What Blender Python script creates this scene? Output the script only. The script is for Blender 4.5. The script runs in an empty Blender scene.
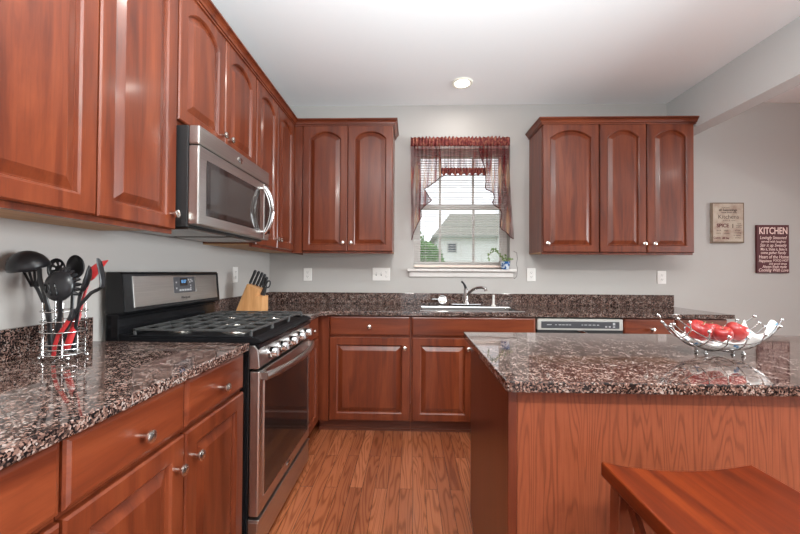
import bpy, bmesh, math, random
from mathutils import Vector, Matrix, noise
random.seed(7)
PI = math.pi
SC = bpy.context.scene
COL = SC.collection

# ------------------------------------------------------------------ camera, world, lights, exposure
FPX, CAMP = 363.68, Vector((1.3148, -3.3419, 1.2081))
YAW, PIT, ROL = -0.0301, 0.0131, 0.0063
_F = Vector((math.sin(YAW) * math.cos(PIT), math.cos(YAW) * math.cos(PIT), math.sin(PIT)))
_R0 = Vector((math.cos(YAW), -math.sin(YAW), 0))
_U0 = _R0.cross(_F)
_R = math.cos(ROL) * _R0 + math.sin(ROL) * _U0
_U = -math.sin(ROL) * _R0 + math.cos(ROL) * _U0
cam_d = bpy.data.cameras.new('camera')
cam = bpy.data.objects.new('camera', cam_d)
COL.objects.link(cam)
M = Matrix.Identity(4)
for i in range(3):
    M[i][0], M[i][1], M[i][2], M[i][3] = _R[i], _U[i], -_F[i], CAMP[i]
cam.matrix_world = M
cam_d.sensor_width = 36
cam_d.lens = FPX * 36 / 800
cam_d.clip_start = 0.02
SC.camera = cam


def at(px, py, val, ax='y'):
    """world point where the sight line of a photo pixel meets the plane ax = val"""
    d = _F * FPX + (px - 400) * _R - (py - 267) * _U
    i = 'xyz'.index(ax)
    return CAMP + d * ((val - CAMP[i]) / d[i])


world = bpy.data.worlds.new('world')
SC.world = world
world.use_nodes = True
wn = world.node_tree
bg = wn.nodes['Background']
bg.inputs[0].default_value = (0.93, 0.96, 1.0, 1)
bg.inputs[1].default_value = 1.6


def area(name, loc, rot, sx, sy, power, col=(1, 1, 1), shape='RECTANGLE', spread=PI):
    l = bpy.data.lights.new(name, 'AREA')
    l.shape = shape
    l.size = sx
    if shape in ('RECTANGLE', 'ELLIPSE'):
        l.size_y = sy
    l.energy = power
    l.color = col
    l.spread = spread
    o = bpy.data.objects.new(name, l)
    o.location = loc
    o.rotation_euler = rot
    COL.objects.link(o)
    return o


# soft fill light added behind the camera, in the unseen rear doorway
area('rear_fill_light', (2.6, -6.9, 1.25), (math.radians(97), 0, 0), 3.2, 2.1, 12, (0.90, 0.97, 1.0))
# fill light added at the unseen right wall to brighten the left wall
area('side_fill_light', (6.94, -3.2, 1.45), (0, math.radians(90), 0), 1.6, 2.6, 135, (0.90, 0.97, 1.0), spread=math.radians(100))
# fill light added behind the camera, aimed up to brighten the ceiling
area('ceiling_fill_light', (1.55, -3.5, 1.35), (math.radians(180 - 14), 0, 0), 0.7, 0.7, 128, (0.84, 0.98, 1.03), spread=math.radians(135))
# recessed downlights of the ceiling
for (dx, dy, dw) in ((1.30, -2.0, 9), (2.85, -2.0, 9), (1.35, -3.7, 44), (2.85, -3.7, 60), (1.35, -5.4, 8), (2.85, -5.4, 8),
                     (5.3, -3.0, 5), (5.3, -5.4, 5)):
    area('recessed_lamp', (dx, dy, 2.735), (0, 0, 0), 0.14, 0.14, dw, (0.98, 0.97, 0.92), 'DISK')
area('recessed_lamp', (1.722, -0.40, 2.728), (0, 0, 0), 0.12, 0.12, 3, (1.0, 0.95, 0.88), 'DISK')

SC.view_settings.view_transform = 'Standard'
SC.view_settings.look = 'None'
SC.view_settings.gamma = 1
SC.view_settings.use_curve_mapping = False
SC.view_settings.exposure = 0.0


# ------------------------------------------------------------------ materials
def s2l(r, g, b):
    f = lambda c: (c / 255 / 12.92) if c / 255 <= 0.04045 else ((c / 255 + 0.055) / 1.055) ** 2.4
    return (f(r), f(g), f(b), 1)


def mat(name, col, rough=0.5, metal=0.0, spec=0.5, coat=0.0, coat_r=0.1, emit=None, estr=0.0):
    m = bpy.data.materials.new(name)
    m.use_nodes = True
    p = m.node_tree.nodes['Principled BSDF']
    p.inputs['Base Color'].default_value = col
    p.inputs['Roughness'].default_value = rough
    p.inputs['Metallic'].default_value = metal
    p.inputs['Specular IOR Level'].default_value = spec
    p.inputs['Coat Weight'].default_value = coat
    p.inputs['Coat Roughness'].default_value = coat_r
    if emit:
        p.inputs['Emission Color'].default_value = emit
        p.inputs['Emission Strength'].default_value = estr
    return m


class NT:
    def __init__(s, m):
        s.t = m.node_tree
        s.n = s.t.nodes
        s.p = s.n['Principled BSDF']

    def add(s, typ, **kw):
        n = s.n.new(typ)
        for k, v in kw.items():
            setattr(n, k, v)
        return n

    def link(s, a, b):
        s.t.links.new(a, b)

    def ramp(s, fac, stops, interp='LINEAR'):
        r = s.add('ShaderNodeValToRGB')
        r.color_ramp.interpolation = interp
        e = r.color_ramp.elements
        while len(e) < len(stops):
            e.new(0.5)
        for k, (pos, c) in enumerate(stops):
            e[k].position = pos
            e[k].color = c if len(c) == 4 else (*c, 1)
        s.link(fac, r.inputs[0])
        return r

    def noise(s, vec, scale, detail=4, rough=0.55, dist=0.0):
        n = s.add('ShaderNodeTexNoise')
        n.inputs['Scale'].default_value = scale
        n.inputs['Detail'].default_value = detail
        n.inputs['Roughness'].default_value = rough
        n.inputs['Distortion'].default_value = dist
        s.link(vec, n.inputs['Vector'])
        return n

    def coord(s, scale=(1, 1, 1), which='Object', rand=True):
        tc = s.add('ShaderNodeTexCoord')
        mp = s.add('ShaderNodeMapping')
        mp.inputs['Scale'].default_value = scale
        if rand:
            oi = s.add('ShaderNodeObjectInfo')
            ml = s.add('ShaderNodeMath', operation='MULTIPLY')
            ml.inputs[1].default_value = 37.0
            s.link(oi.outputs['Random'], ml.inputs[0])
            ad = s.add('ShaderNodeVectorMath', operation='ADD')
            s.link(tc.outputs[which], ad.inputs[0])
            s.link(ml.outputs[0], ad.inputs[1])
            s.link(ad.outputs[0], mp.inputs[0])
        else:
            s.link(tc.outputs[which], mp.inputs[0])
        return mp.outputs[0]

    def bump(s, h, strength=0.1, dist=0.002):
        b = s.add('ShaderNodeBump')
        b.inputs['Strength'].default_value = strength
        b.inputs['Distance'].default_value = dist
        s.link(h, b.inputs['Height'])
        s.link(b.outputs[0], s.p.inputs['Normal'])

    def mix(s, a, b, fac, blend='MIX'):
        m = s.add('ShaderNodeMix', data_type='RGBA', blend_type=blend)
        for sock, v in ((m.inputs[6], a), (m.inputs[7], b), (m.inputs[0], fac)):
            if hasattr(v, 'is_linked'):
                s.link(v, sock)
            else:
                sock.default_value = v
        return m.outputs[2]


def wood(name, axis, dark, midc, light, rough=0.36, coat=0.2, fine=1.0, contrast=1.0):
    m = mat(name, midc, rough, 0, 0.45, coat, 0.13)
    t = NT(m)
    sc = {'z': (9, 9, 0.9), 'x': (0.9, 9, 9), 'y': (9, 0.9, 9)}[axis]
    v = t.coord(tuple(c * fine for c in sc))
    n1 = t.noise(v, 1.6, 5, 0.55, 0.9)
    sc2 = {'z': (120, 120, 5), 'x': (5, 120, 120), 'y': (120, 5, 120)}[axis]
    v2 = t.coord(sc2)
    n2 = t.noise(v2, 1.5, 3, 0.6, 0.2)
    r1 = t.ramp(n1.outputs[0], [(0.28, dark), (0.5, midc), (0.72, light)])
    r2 = t.ramp(n2.outputs[0], [(0.3, (0.72, 0.7, 0.68)), (0.55, (1, 1, 1))])
    c = t.mix(r1.outputs[0], r2.outputs[0], 0.55 * contrast, 'MULTIPLY')
    t.link(c, t.p.inputs['Base Color'])
    if axis != 'y' or coat < 0.4:
        t.bump(n2.outputs[0], 0.03, 0.0006)
    return m


CH = (s2l(76, 28, 12), s2l(103, 44, 21), s2l(122, 58, 31))
M_cherry_v = wood('cherry_vertical', 'z', *CH)
M_cherry_x = wood('cherry_along_x', 'x', *CH)
M_cherry_y = wood('cherry_along_y', 'y', *CH)
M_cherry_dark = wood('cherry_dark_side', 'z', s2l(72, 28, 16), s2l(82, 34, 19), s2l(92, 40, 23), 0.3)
M_toe = wood('toe_kick_wood', 'x', s2l(84, 40, 26), s2l(96, 48, 32), s2l(108, 54, 36), 0.4)
M_ply = wood('raw_birch_underside', 'y', s2l(176, 132, 90), s2l(190, 146, 102), s2l(200, 158, 114), 0.6, 0.0)
M_stool = wood('stool_wood', 'y', s2l(60, 18, 4), s2l(88, 29, 6), s2l(108, 42, 11), 0.38, 0.08)
M_stool.node_tree.nodes['Principled BSDF'].inputs['Specular IOR Level'].default_value = 0.22
M_block = wood('knife_block_wood', 'z', s2l(190, 134, 84), s2l(208, 154, 102), s2l(220, 170, 120), 0.45, 0.1, 1.5)

# laminate with printed oak figure on the seating side of the island
M_lam = mat('oak_print_laminate', s2l(150, 88, 58), 0.42, 0, 0.4)
t = NT(M_lam)
v = t.coord((9, 9, 0.75), rand=False)
n = t.noise(v, 1.0, 2.5, 0.5, 0.15)
ph = t.add('ShaderNodeMath', operation='MULTIPLY')
ph.inputs[1].default_value = 190
t.link(n.outputs[0], ph.inputs[0])
sn = t.add('ShaderNodeMath', operation='SINE')
t.link(ph.outputs[0], sn.inputs[0])
sm = t.add('ShaderNodeMath', operation='MULTIPLY_ADD')
sm.inputs[1].default_value = 0.5
sm.inputs[2].default_value = 0.5
t.link(sn.outputs[0], sm.inputs[0])
n2 = t.noise(t.coord((260, 260, 9), rand=False), 1.2, 3, 0.6)
r = t.ramp(sm.outputs[0], [(0.0, s2l(110, 54, 32)), (0.3, s2l(123, 63, 38)), (0.95, s2l(128, 66, 41))])
r2 = t.ramp(n2.outputs[0], [(0.32, (0.74, 0.70, 0.66)), (0.55, (1, 1, 1))])
t.link(t.mix(r.outputs[0], r2.outputs[0], 0.6, 'MULTIPLY'), t.p.inputs['Base Color'])

# granite
M_gran = mat('brown_granite', (0.1, 0.06, 0.05, 1), 0.05, 0, 0.6)
t = NT(M_gran)
v = t.coord((1, 1, 1), rand=False)
wv = t.noise(v, 30, 2, 0.5)
ad = t.add('ShaderNodeVectorMath', operation='MULTIPLY_ADD')
t.link(wv.outputs[1], ad.inputs[0])
ad.inputs[1].default_value = (0.009, 0.009, 0.009)
t.link(v, ad.inputs[2])
vo = t.add('ShaderNodeTexVoronoi')
vo.inputs['Scale'].default_value = 245
t.link(ad.outputs[0], vo.inputs['Vector'])
sep = t.add('ShaderNodeSeparateColor')
t.link(vo.outputs['Color'], sep.inputs[0])
big = t.noise(v, 26, 3, 0.6)
am = t.add('ShaderNodeMath', operation='MULTIPLY_ADD')
t.link(big.outputs[0], am.inputs[0])
am.inputs[1].default_value = 1.1
am.inputs[2].default_value = -0.55
a2 = t.add('ShaderNodeMath', operation='ADD')
t.link(am.outputs[0], a2.inputs[0])
t.link(sep.outputs[0], a2.inputs[1])
r = t.ramp(a2.outputs[0], [(0.0, s2l(16, 14, 15)), (0.34, s2l(34, 28, 28)), (0.46, s2l(66, 50, 45)), (0.66, s2l(96, 72, 64)),
                           (0.85, s2l(130, 102, 92)), (1.0, s2l(150, 138, 132))])
t.link(r.outputs[0], t.p.inputs['Base Color'])

# oak strip floor, boards run away from the camera
M_floor = mat('oak_strip_floor', s2l(150, 85, 48), 0.24, 0, 0.5, 0.3, 0.12)
t = NT(M_floor)
tc = t.add('ShaderNodeTexCoord')
sx = t.add('ShaderNodeSeparateXYZ')
t.link(tc.outputs['Object'], sx.inputs[0])
cb = t.add('ShaderNodeCombineXYZ')
t.link(sx.outputs[1], cb.inputs[0])
t.link(sx.outputs[0], cb.inputs[1])
br = t.add('ShaderNodeTexBrick')
br.offset = 0.37
br.inputs['Scale'].default_value = 1
br.inputs['Brick Width'].default_value = 0.95
br.inputs['Row Height'].default_value = 0.070
br.inputs['Mortar Size'].default_value = 0.0012
br.inputs['Mortar Smooth'].default_value = 0.2
br.inputs['Color1'].default_value = (0, 0, 0, 1)
br.inputs['Color2'].default_value = (1, 1, 1, 1)
br.inputs['Mortar'].default_value = (0.5, 0.5, 0.5, 1)
t.link(cb.outputs[0], br.inputs['Vector'])
of = t.add('ShaderNodeVectorMath', operation='MULTIPLY_ADD')
t.link(br.outputs[0], of.inputs[0])
of.inputs[1].default_value = (7, 3, 5)
t.link(tc.outputs['Object'], of.inputs[2])
mp = t.add('ShaderNodeMapping')
mp.inputs['Scale'].default_value = (13, 1.1, 1)
t.link(of.outputs[0], mp.inputs[0])
nz = t.noise(mp.outputs[0], 1.0, 1.5, 0.45, 0.2)
ph = t.add('ShaderNodeMath', operation='MULTIPLY')
ph.inputs[1].default_value = 85
t.link(nz.outputs[0], ph.inputs[0])
sn = t.add('ShaderNodeMath', operation='SINE')
t.link(ph.outputs[0], sn.inputs[0])
w = t.add('ShaderNodeMath', operation='MULTIPLY_ADD')
w.inputs[1].default_value = 0.5
w.inputs[2].default_value = 0.5
t.link(sn.outputs[0], w.inputs[0])
r0 = t.ramp(br.outputs[0], [(0.0, s2l(138, 76, 48)), (0.5, s2l(156, 90, 58)), (1.0, s2l(170, 102, 68))])
r1 = t.ramp(w.outputs[0], [(0.0, (0.55, 0.48, 0.42)), (0.25, (0.84, 0.80, 0.77)), (0.6, (1, 1, 1))])
c = t.mix(r0.outputs[0], r1.outputs[0], 0.8, 'MULTIPLY')
mp2 = t.add('ShaderNodeMapping')
mp2.inputs['Scale'].default_value = (260, 7, 1)
t.link(of.outputs[0], mp2.inputs[0])
nf = t.noise(mp2.outputs[0], 1, 3, 0.6)
r2 = t.ramp(nf.outputs[0], [(0.3, (0.78, 0.74, 0.7)), (0.55, (1, 1, 1))])
c = t.mix(c, r2.outputs[0], 0.6, 'MULTIPLY')
c = t.mix(c, s2l(70, 36, 20), br.outputs[1])
t.link(c, t.p.inputs['Base Color'])


def paint(name, col, rough=0.6, bump=0.04):
    m = mat(name, col, rough, 0, 0.3)
    t = NT(m)
    n = t.noise(t.coord((1, 1, 1), rand=False), 220, 2)
    t.bump(n.outputs[0], bump, 0.001)
    return m


M_wall = paint('greige_wall_paint', s2l(177, 172, 168))
M_ceil = paint('white_ceiling_paint', s2l(243, 243, 243), 0.8)
M_beam = paint('beam_paint', s2l(196, 194, 192))
M_trim = mat('white_trim_paint', s2l(212, 206, 202), 0.35, 0, 0.4)


def brushed(name, col, rough, axis):
    m = mat(name, col, rough, 1.0)
    t = NT(m)
    sc = {'x': (3, 400, 400), 'y': (400, 3, 400), 'z': (400, 400, 3)}[axis]
    n = t.noise(t.coord(sc), 1, 2)
    r = t.ramp(n.outputs[0], [(0.3, tuple(c * 0.82 for c in col[:3])), (0.7, col)])
    t.link(r.outputs[0], t.p.inputs['Base Color'])
    t.bump(n.outputs[0], 0.04, 0.0006)
    return m


M_steel = brushed('brushed_steel', (0.58, 0.555, 0.535, 1), 0.28, 'y')
M_steel_x = brushed('brushed_steel_across', (0.60, 0.57, 0.55, 1), 0.27, 'x')
M_darksteel = brushed('dark_steel', (0.32, 0.28, 0.26, 1), 0.3, 'y')
M_chrome = mat('chrome', (0.60, 0.59, 0.585, 1), 0.1, 1)
M_nickel = mat('satin_nickel', (0.72, 0.68, 0.63, 1), 0.22, 1)
M_black = mat('black_enamel', (0.008, 0.008, 0.009, 1), 0.16, 0, 0.3)
M_blackm = mat('black_matte', (0.02, 0.02, 0.021, 1), 0.45, 0, 0.4)
M_iron = mat('cast_iron', (0.05, 0.05, 0.05, 1), 0.42, 0, 0.5)
M_glassb = mat('black_glass', (0.016, 0.011, 0.010, 1), 0.06, 0, 0.5)
M_mwglass = mat('microwave_window', (0.035, 0.03, 0.028, 1), 0.1, 0, 0.5)
M_nylon = mat('black_nylon', (0.013, 0.013, 0.015, 1), 0.3, 0, 0.4)
M_red = mat('red_silicone', s2l(172, 44, 46), 0.4, 0, 0.4)
M_white = mat('white_plastic', s2l(226, 222, 218), 0.35, 0, 0.5)
M_slot = mat('dark_slot', s2l(92, 88, 86), 0.5)
M_enamel = mat('white_sink_enamel', s2l(238, 236, 232), 0.15, 0, 0.5)
M_lcd = mat('blue_display', (0.01, 0.02, 0.05, 1), 0.2, emit=s2l(120, 190, 255), estr=1.0)
M_grayprint = mat('grey_print', s2l(176, 176, 178), 0.5)
M_dgray = mat('charcoal_panel', s2l(70, 70, 74), 0.3)
M_cloth = mat('white_napkin', s2l(236, 234, 232), 0.8)
t = NT(M_cloth)
v = t.coord((1, 1, 1), rand=False)
n = t.noise(v, 46, 2, 0.5)
r = t.ramp(n.outputs[0], [(0.0, s2l(236, 234, 232)), (0.63, s2l(236, 234, 232)), (0.66, s2l(96, 150, 196)), (1.0, s2l(70, 120, 176))])
t.link(r.outputs[0], t.p.inputs['Base Color'])
M_apple = mat('red_apple_skin', s2l(178, 40, 40), 0.28, 0, 0.5)
t = NT(M_apple)
n = t.noise(t.coord((34, 34, 8)), 1, 3)
r = t.ramp(n.outputs[0], [(0.25, s2l(116, 20, 24)), (0.6, s2l(154, 42, 40)), (0.85, s2l(184, 110, 78))])
t.link(r.outputs[0], t.p.inputs['Base Color'])
M_leaf = mat('plant_leaf', s2l(104, 132, 66), 0.45)
M_stem = mat('plant_stem', s2l(120, 110, 70), 0.6)
M_pot = mat('blue_white_glaze', s2l(220, 226, 232), 0.15)
t = NT(M_pot)
n = t.noise(t.coord((1, 1, 1), rand=False), 42, 2)
r = t.ramp(n.outputs[0], [(0.46, s2l(34, 82, 142)), (0.54, s2l(205, 214, 224))])
t.link(r.outputs[0], t.p.inputs['Base Color'])
M_lamp = mat('lamp_lens', (1, 1, 1, 1), 0.4, emit=(1.0, 0.95, 0.86, 1), estr=16)
M_lamptrim = mat('downlight_baffle', s2l(244, 240, 226), 0.3)
M_tray = mat('cooktop_enamel', (0.006, 0.006, 0.007, 1), 0.5, 0, 0.12)
M_bulk = mat('rubber', (0.03, 0.03, 0.03, 1), 0.7)

# window glass: clear with a fresnel reflection
M_glass = bpy.data.materials.new('window_glass')
M_glass.use_nodes = True
nt = M_glass.node_tree
nt.nodes.remove(nt.nodes['Principled BSDF'])
tr = nt.nodes.new('ShaderNodeBsdfTransparent')
gl = nt.nodes.new('ShaderNodeBsdfGlossy')
gl.inputs['Roughness'].default_value = 0.02
fr = nt.nodes.new('ShaderNodeFresnel')
fr.inputs[0].default_value = 1.45
mx = nt.nodes.new('ShaderNodeMixShader')
nt.links.new(fr.outputs[0], mx.inputs[0])
nt.links.new(tr.outputs[0], mx.inputs[1])
nt.links.new(gl.outputs[0], mx.inputs[2])
nt.links.new(mx.outputs[0], nt.nodes['Material Output'].inputs[0])


def sheer(name, opacity, c_lo, c_mid, c_hi, sx, sz):
    """woven plaid sheer: bands of colour, partly see-through and translucent"""
    m = bpy.data.materials.new(name)
    m.use_nodes = True
    t = NT(m)
    t.n.remove(t.p)
    v = t.coord((1, 1, 1), rand=False)
    sp = t.add('ShaderNodeSeparateXYZ')
    t.link(v, sp.inputs[0])

    def band(sock, freq, ph):
        a = t.add('ShaderNodeMath', operation='MULTIPLY_ADD')
        t.link(sock, a.inputs[0])
        a.inputs[1].default_value = freq
        a.inputs[2].default_value = ph
        b = t.add('ShaderNodeMath', operation='SINE')
        t.link(a.outputs[0], b.inputs[0])
        return b.outputs[0]
    bx = band(sp.outputs[0], sx, 0.6)
    bz = band(sp.outputs[2], sz, 0.3)
    s = t.add('ShaderNodeMath', operation='ADD')
    t.link(bx, s.inputs[0])
    t.link(bz, s.inputs[1])
    q = t.add('ShaderNodeMath', operation='MULTIPLY_ADD')
    t.link(s.outputs[0], q.inputs[0])
    q.inputs[1].default_value = 0.25
    q.inputs[2].default_value = 0.5
    r = t.ramp(q.outputs[0], [(0.2, c_lo), (0.5, c_mid), (0.8, c_hi)])
    df = t.add('ShaderNodeBsdfDiffuse')
    tl = t.add('ShaderNodeBsdfTranslucent')
    t.link(r.outputs[0], df.inputs[0])
    t.link(r.outputs[0], tl.inputs[0])
    m1 = t.add('ShaderNodeMixShader')
    m1.inputs[0].default_value = 0.45
    t.link(df.outputs[0], m1.inputs[1])
    t.link(tl.outputs[0], m1.inputs[2])
    tp = t.add('ShaderNodeBsdfTransparent')
    m2 = t.add('ShaderNodeMixShader')
    fx = t.add('ShaderNodeMapping')
    fx.inputs['Scale'].default_value = (1, 0.02, 0.06)
    t.link(v, fx.inputs[0])
    fn = t.noise(fx.outputs[0], 42, 3, 0.6)
    fr_ = t.ramp(fn.outputs[0], [(0.36, (opacity * 0.45,) * 3), (0.52, (opacity,) * 3), (0.66, (min(0.97, opacity * 1.55),) * 3)])
    t.link(fr_.outputs[0], m2.inputs[0])
    t.link(tp.outputs[0], m2.inputs[1])
    t.link(m1.outputs[0], m2.inputs[2])
    t.link(m2.outputs[0], t.n['Material Output'].inputs[0])
    return m


M_sheer = sheer('plaid_sheer', 0.62, s2l(96, 26, 32), s2l(134, 62, 58), s2l(196, 158, 130), 92, 15)
M_sheer2 = sheer('plaid_sheer_centre', 0.45, s2l(96, 26, 32), s2l(140, 66, 64), s2l(204, 180, 160), 110, 14)
M_ruffle = mat('ruffle_cloth', s2l(120, 36, 34), 0.8)
t = NT(M_ruffle)
n = t.noise(t.coord((1, 1, 1), rand=False), 44, 3)
r = t.ramp(n.outputs[0], [(0.3, s2l(70, 16, 20)), (0.5, s2l(112, 38, 36)), (0.72, s2l(160, 110, 84))])
t.link(r.outputs[0], t.p.inputs['Base Color'])
M_trimcord = mat('dark_valance_edging', s2l(72, 32, 32), 0.8)


# ------------------------------------------------------------------ geometry helpers
class MB:
    def __init__(s, M=None):
        s.b = bmesh.new()
        s.M = M

    def v(s, p):
        p = Vector(p)
        if s.M is not None:
            p = s.M @ p
        return s.b.verts.new(p)

    def face(s, vs):
        try:
            return s.b.faces.new(vs)
        except ValueError:
            return None

    def box(s, x0, x1, y0, y1, z0, z1):
        c = [s.v((x, y, z)) for z in (z0, z1) for y in (y0, y1) for x in (x0, x1)]
        for f in ((0, 2, 3, 1), (4, 5, 7, 6), (0, 1, 5, 4), (2, 6, 7, 3), (0, 4, 6, 2), (1, 3, 7, 5)):
            s.face([c[i] for i in f])
        return s

    def prism(s, poly, axis, a, b):
        """poly: 2-D outline in the other two axes (cyclic order), extruded a..b along axis"""
        def P(p, h):
            return {'x': (h, p[0], p[1]), 'y': (p[0], h, p[1]), 'z': (p[0], p[1], h)}[axis]
        A = [s.v(P(p, a)) for p in poly]
        B = [s.v(P(p, b)) for p in poly]
        s.face(A[::-1])
        s.face(B)
        n = len(poly)
        for i in range(n):
            j = (i + 1) % n
            s.face([A[i], A[j], B[j], B[i]])
        return s

    def ring(s, c, r, u, w, seg, ru=1.0, rw=1.0):
        return [s.v(c + (u * math.cos(2 * PI * k / seg) * ru + w * math.sin(2 * PI * k / seg) * rw) * r) for k in range(seg)]

    def bridge(s, A, B):
        n = len(A)
        for i in range(n):
            j = (i + 1) % n
            s.face([A[i], A[j], B[j], B[i]])

    def tube(s, pts, rad, seg=10, cap=True, closed=False, flat=None):
        """tube along points; rad a number or a list; flat=(a,b) makes an oval section"""
        pts = [Vector(p) for p in pts]
        n = len(pts)
        rads = rad if isinstance(rad, (list, tuple)) else [rad] * n
        prev = None
        rings = []
        for i in range(n):
            if closed:
                d = (pts[(i + 1) % n] - pts[i - 1])
            else:
                d = pts[min(i + 1, n - 1)] - pts[max(i - 1, 0)]
            d.normalize()
            if prev is None:
                up = Vector((0, 0, 1)) if abs(d.z) < 0.9 else Vector((0, 1, 0))
                u = d.cross(up).normalized()
            else:
                u = (prev - d * prev.dot(d)).normalized()
            prev = u
            w = d.cross(u)
            fa = flat or (1, 1)
            rings.append(s.ring(pts[i], rads[i], u, w, seg, fa[0], fa[1]))
        for i in range(n - 1):
            s.bridge(rings[i], rings[i + 1])
        if closed:
            s.bridge(rings[-1], rings[0])
        elif cap:
            s.face(rings[0][::-1])
            s.face(rings[-1])
        return s

    def cyl(s, p0, p1, r0, r1=None, seg=20):
        return s.tube([p0, p1], [r0, r0 if r1 is None else r1], seg)

    def lathe(s, prof, o, axis=(0, 0, 1), seg=24, cap=True):
        """prof: (radius, height) pairs along axis from o"""
        o = Vector(o)
        a = Vector(axis).normalized()
        u = a.orthogonal().normalized()
        w = a.cross(u)
        rings = []
        for r, h in prof:
            rings.append([s.v(o + a * h)] if r < 1e-6 else s.ring(o + a * h, r, u, w, seg))
        for A, B in zip(rings, rings[1:]):
            if len(A) == 1 and len(B) == 1:
                continue
            if len(A) == 1:
                for k in range(seg):
                    s.face([A[0], B[k], B[(k + 1) % seg]])
            elif len(B) == 1:
                for k in range(seg):
                    s.face([A[k], A[(k + 1) % seg], B[0]])
            else:
                s.bridge(A, B)
        if cap:
            if len(rings[0]) > 1:
                s.face(rings[0][::-1])
            if len(rings[-1]) > 1:
                s.face(rings[-1])
        return s

    def ball(s, c, r, seg=12, sc=(1, 1, 1), R=None):
        c = Vector(c)
        rows = max(6, seg // 2)
        rings = []
        for i in range(rows + 1):
            th = PI * i / rows
            if i in (0, rows):
                p = Vector((0, 0, r * math.cos(th) * sc[2]))
                rings.append([s.v(c + (R @ p if R else p))])
            else:
                L = []
                for k in range(seg):
                    ph = 2 * PI * k / seg
                    p = Vector((r * math.sin(th) * math.cos(ph) * sc[0], r * math.sin(th) * math.sin(ph) * sc[1], r * math.cos(th) * sc[2]))
                    L.append(s.v(c + (R @ p if R else p)))
                rings.append(L)
        for A, B in zip(rings, rings[1:]):
            if len(A) == 1:
                for k in range(seg):
                    s.face([A[0], B[k], B[(k + 1) % seg]])
            elif len(B) == 1:
                for k in range(seg):
                    s.face([A[k], A[(k + 1) % seg], B[0]])
            else:
                s.bridge(A, B)
        return s

    def grid(s, rows):
        V = [[s.v(p) for p in r] for r in rows]
        for A, B in zip(V, V[1:]):
            for i in range(len(A) - 1):
                s.face([A[i], A[i + 1], B[i + 1], B[i]])
        return s

    def build(s, name, m, parent=None, smooth=False, bevel=0.0, bseg=2, solid=0.0, subsurf=0, origin=None, angle=35):
        """all coordinates are world coordinates; origin = where the object's own origin sits"""
        bmesh.ops.recalc_face_normals(s.b, faces=s.b.faces[:])
        o0 = Vector(origin) if origin is not None else (wloc(parent) if parent else Vector((0, 0, 0)))
        bmesh.ops.translate(s.b, verts=s.b.verts[:], vec=-o0)
        me = bpy.data.meshes.new(name)
        s.b.to_mesh(me)
        s.b.free()
        me.materials.append(m)
        if smooth:
            for p in me.polygons:
                p.use_smooth = True
            if smooth == 'auto':
                try:
                    me.set_sharp_from_angle(angle=math.radians(angle))
                except Exception:
                    pass
        o = bpy.data.objects.new(name, me)
        COL.objects.link(o)
        if parent:
            o.parent = parent
            o.location = o0 - wloc(parent)
        else:
            o.location = o0
        if solid:
            md = o.modifiers.new('solid', 'SOLIDIFY')
            md.thickness = solid
            md.offset = 0
        if bevel:
            md = o.modifiers.new('bevel', 'BEVEL')
            md.width = bevel
            md.segments = bseg
            md.limit_method = 'ANGLE'
            md.angle_limit = math.radians(40)
        if subsurf:
            md = o.modifiers.new('sub', 'SUBSURF')
            md.levels = md.render_levels = subsurf
        return o


def wloc(o):
    p = Vector((0, 0, 0))
    while o:
        p = p + Vector(o.location)
        o = o.parent
    return p


def thing(name, label, cat, loc, group=None):
    o = bpy.data.objects.new(name, None)
    o.empty_display_size = 0.05
    COL.objects.link(o)
    o.location = loc
    return tag(o, label, cat, group)


def tag(o, label, cat, group=None, kind=None):
    o['label'] = label
    o['category'] = cat
    if group:
        o['group'] = group
    if kind:
        o['kind'] = kind
    return o


def struct(o):
    o['kind'] = 'structure'
    return o


def text(name, body, size, m, parent, loc, rot, ext=0.0006, align='CENTER', off=0.0, shear=0.0, sx=1.0):
    """lettering as real mesh"""
    cu = bpy.data.curves.new(name, 'FONT')
    cu.body = body
    cu.size = size
    cu.align_x = align
    cu.align_y = 'CENTER'
    cu.extrude = ext
    cu.offset = off
    cu.shear = shear
    cu.resolution_u = 3
    tmp = bpy.data.objects.new('tmp', cu)
    COL.objects.link(tmp)
    bpy.context.view_layer.update()
    me = bpy.data.meshes.new_from_object(tmp.evaluated_get(bpy.context.evaluated_depsgraph_get()))
    bpy.data.objects.remove(tmp)
    me.materials.clear()
    me.materials.append(m)
    me.transform(Matrix.Diagonal((sx, 1, 1, 1)))
    me.transform(Matrix.Translation(Vector(loc)) @ rot.to_4x4() @ Matrix.Identity(4))
    me.transform(Matrix.Translation(-wloc(parent)))
    o = bpy.data.objects.new(name, me)
    COL.objects.link(o)
    o.parent = parent
    return o


ROT_BACK = Matrix.Rotation(PI / 2, 3, 'X')                                       # text facing -y
ROT_LEFT = Matrix.Rotation(PI / 2, 3, 'Z') @ Matrix.Rotation(PI / 2, 3, 'X')     # text facing +x


# ------------------------------------------------------------------ setting
CZ = 2.745
WX0, WX1, WZ0, WZ1 = 1.335, 2.215, 1.236, 2.385      # window opening
struct(MB().box(-0.2, 7.2, -7.2, 0.2, -0.1, 0).build('floor', M_floor))
struct(MB().box(-0.2, 7.2, -7.2, 0.2, CZ, CZ + 0.1).build('ceiling', M_ceil))
struct(MB().box(-0.2, 0, -7.2, 0.2, 0, CZ).build('wall_left', M_wall))
w = MB()
w.box(0, WX0, 0, 0.2, 0, CZ)
w.box(WX1, 7.0, 0, 0.2, 0, CZ)
w.box(WX0, WX1, 0, 0.2, 0, WZ0)
w.box(WX0, WX1, 0, 0.2, WZ1, CZ)
struct(w.build('wall_back', M_wall))
w = MB()
w.box(7.0, 7.2, -7.2, -4.5, 0, CZ)
w.box(7.0, 7.2, -1.9, 0.2, 0, CZ)
w.box(7.0, 7.2, -4.5, -1.9, 0, 0.65)
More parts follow.
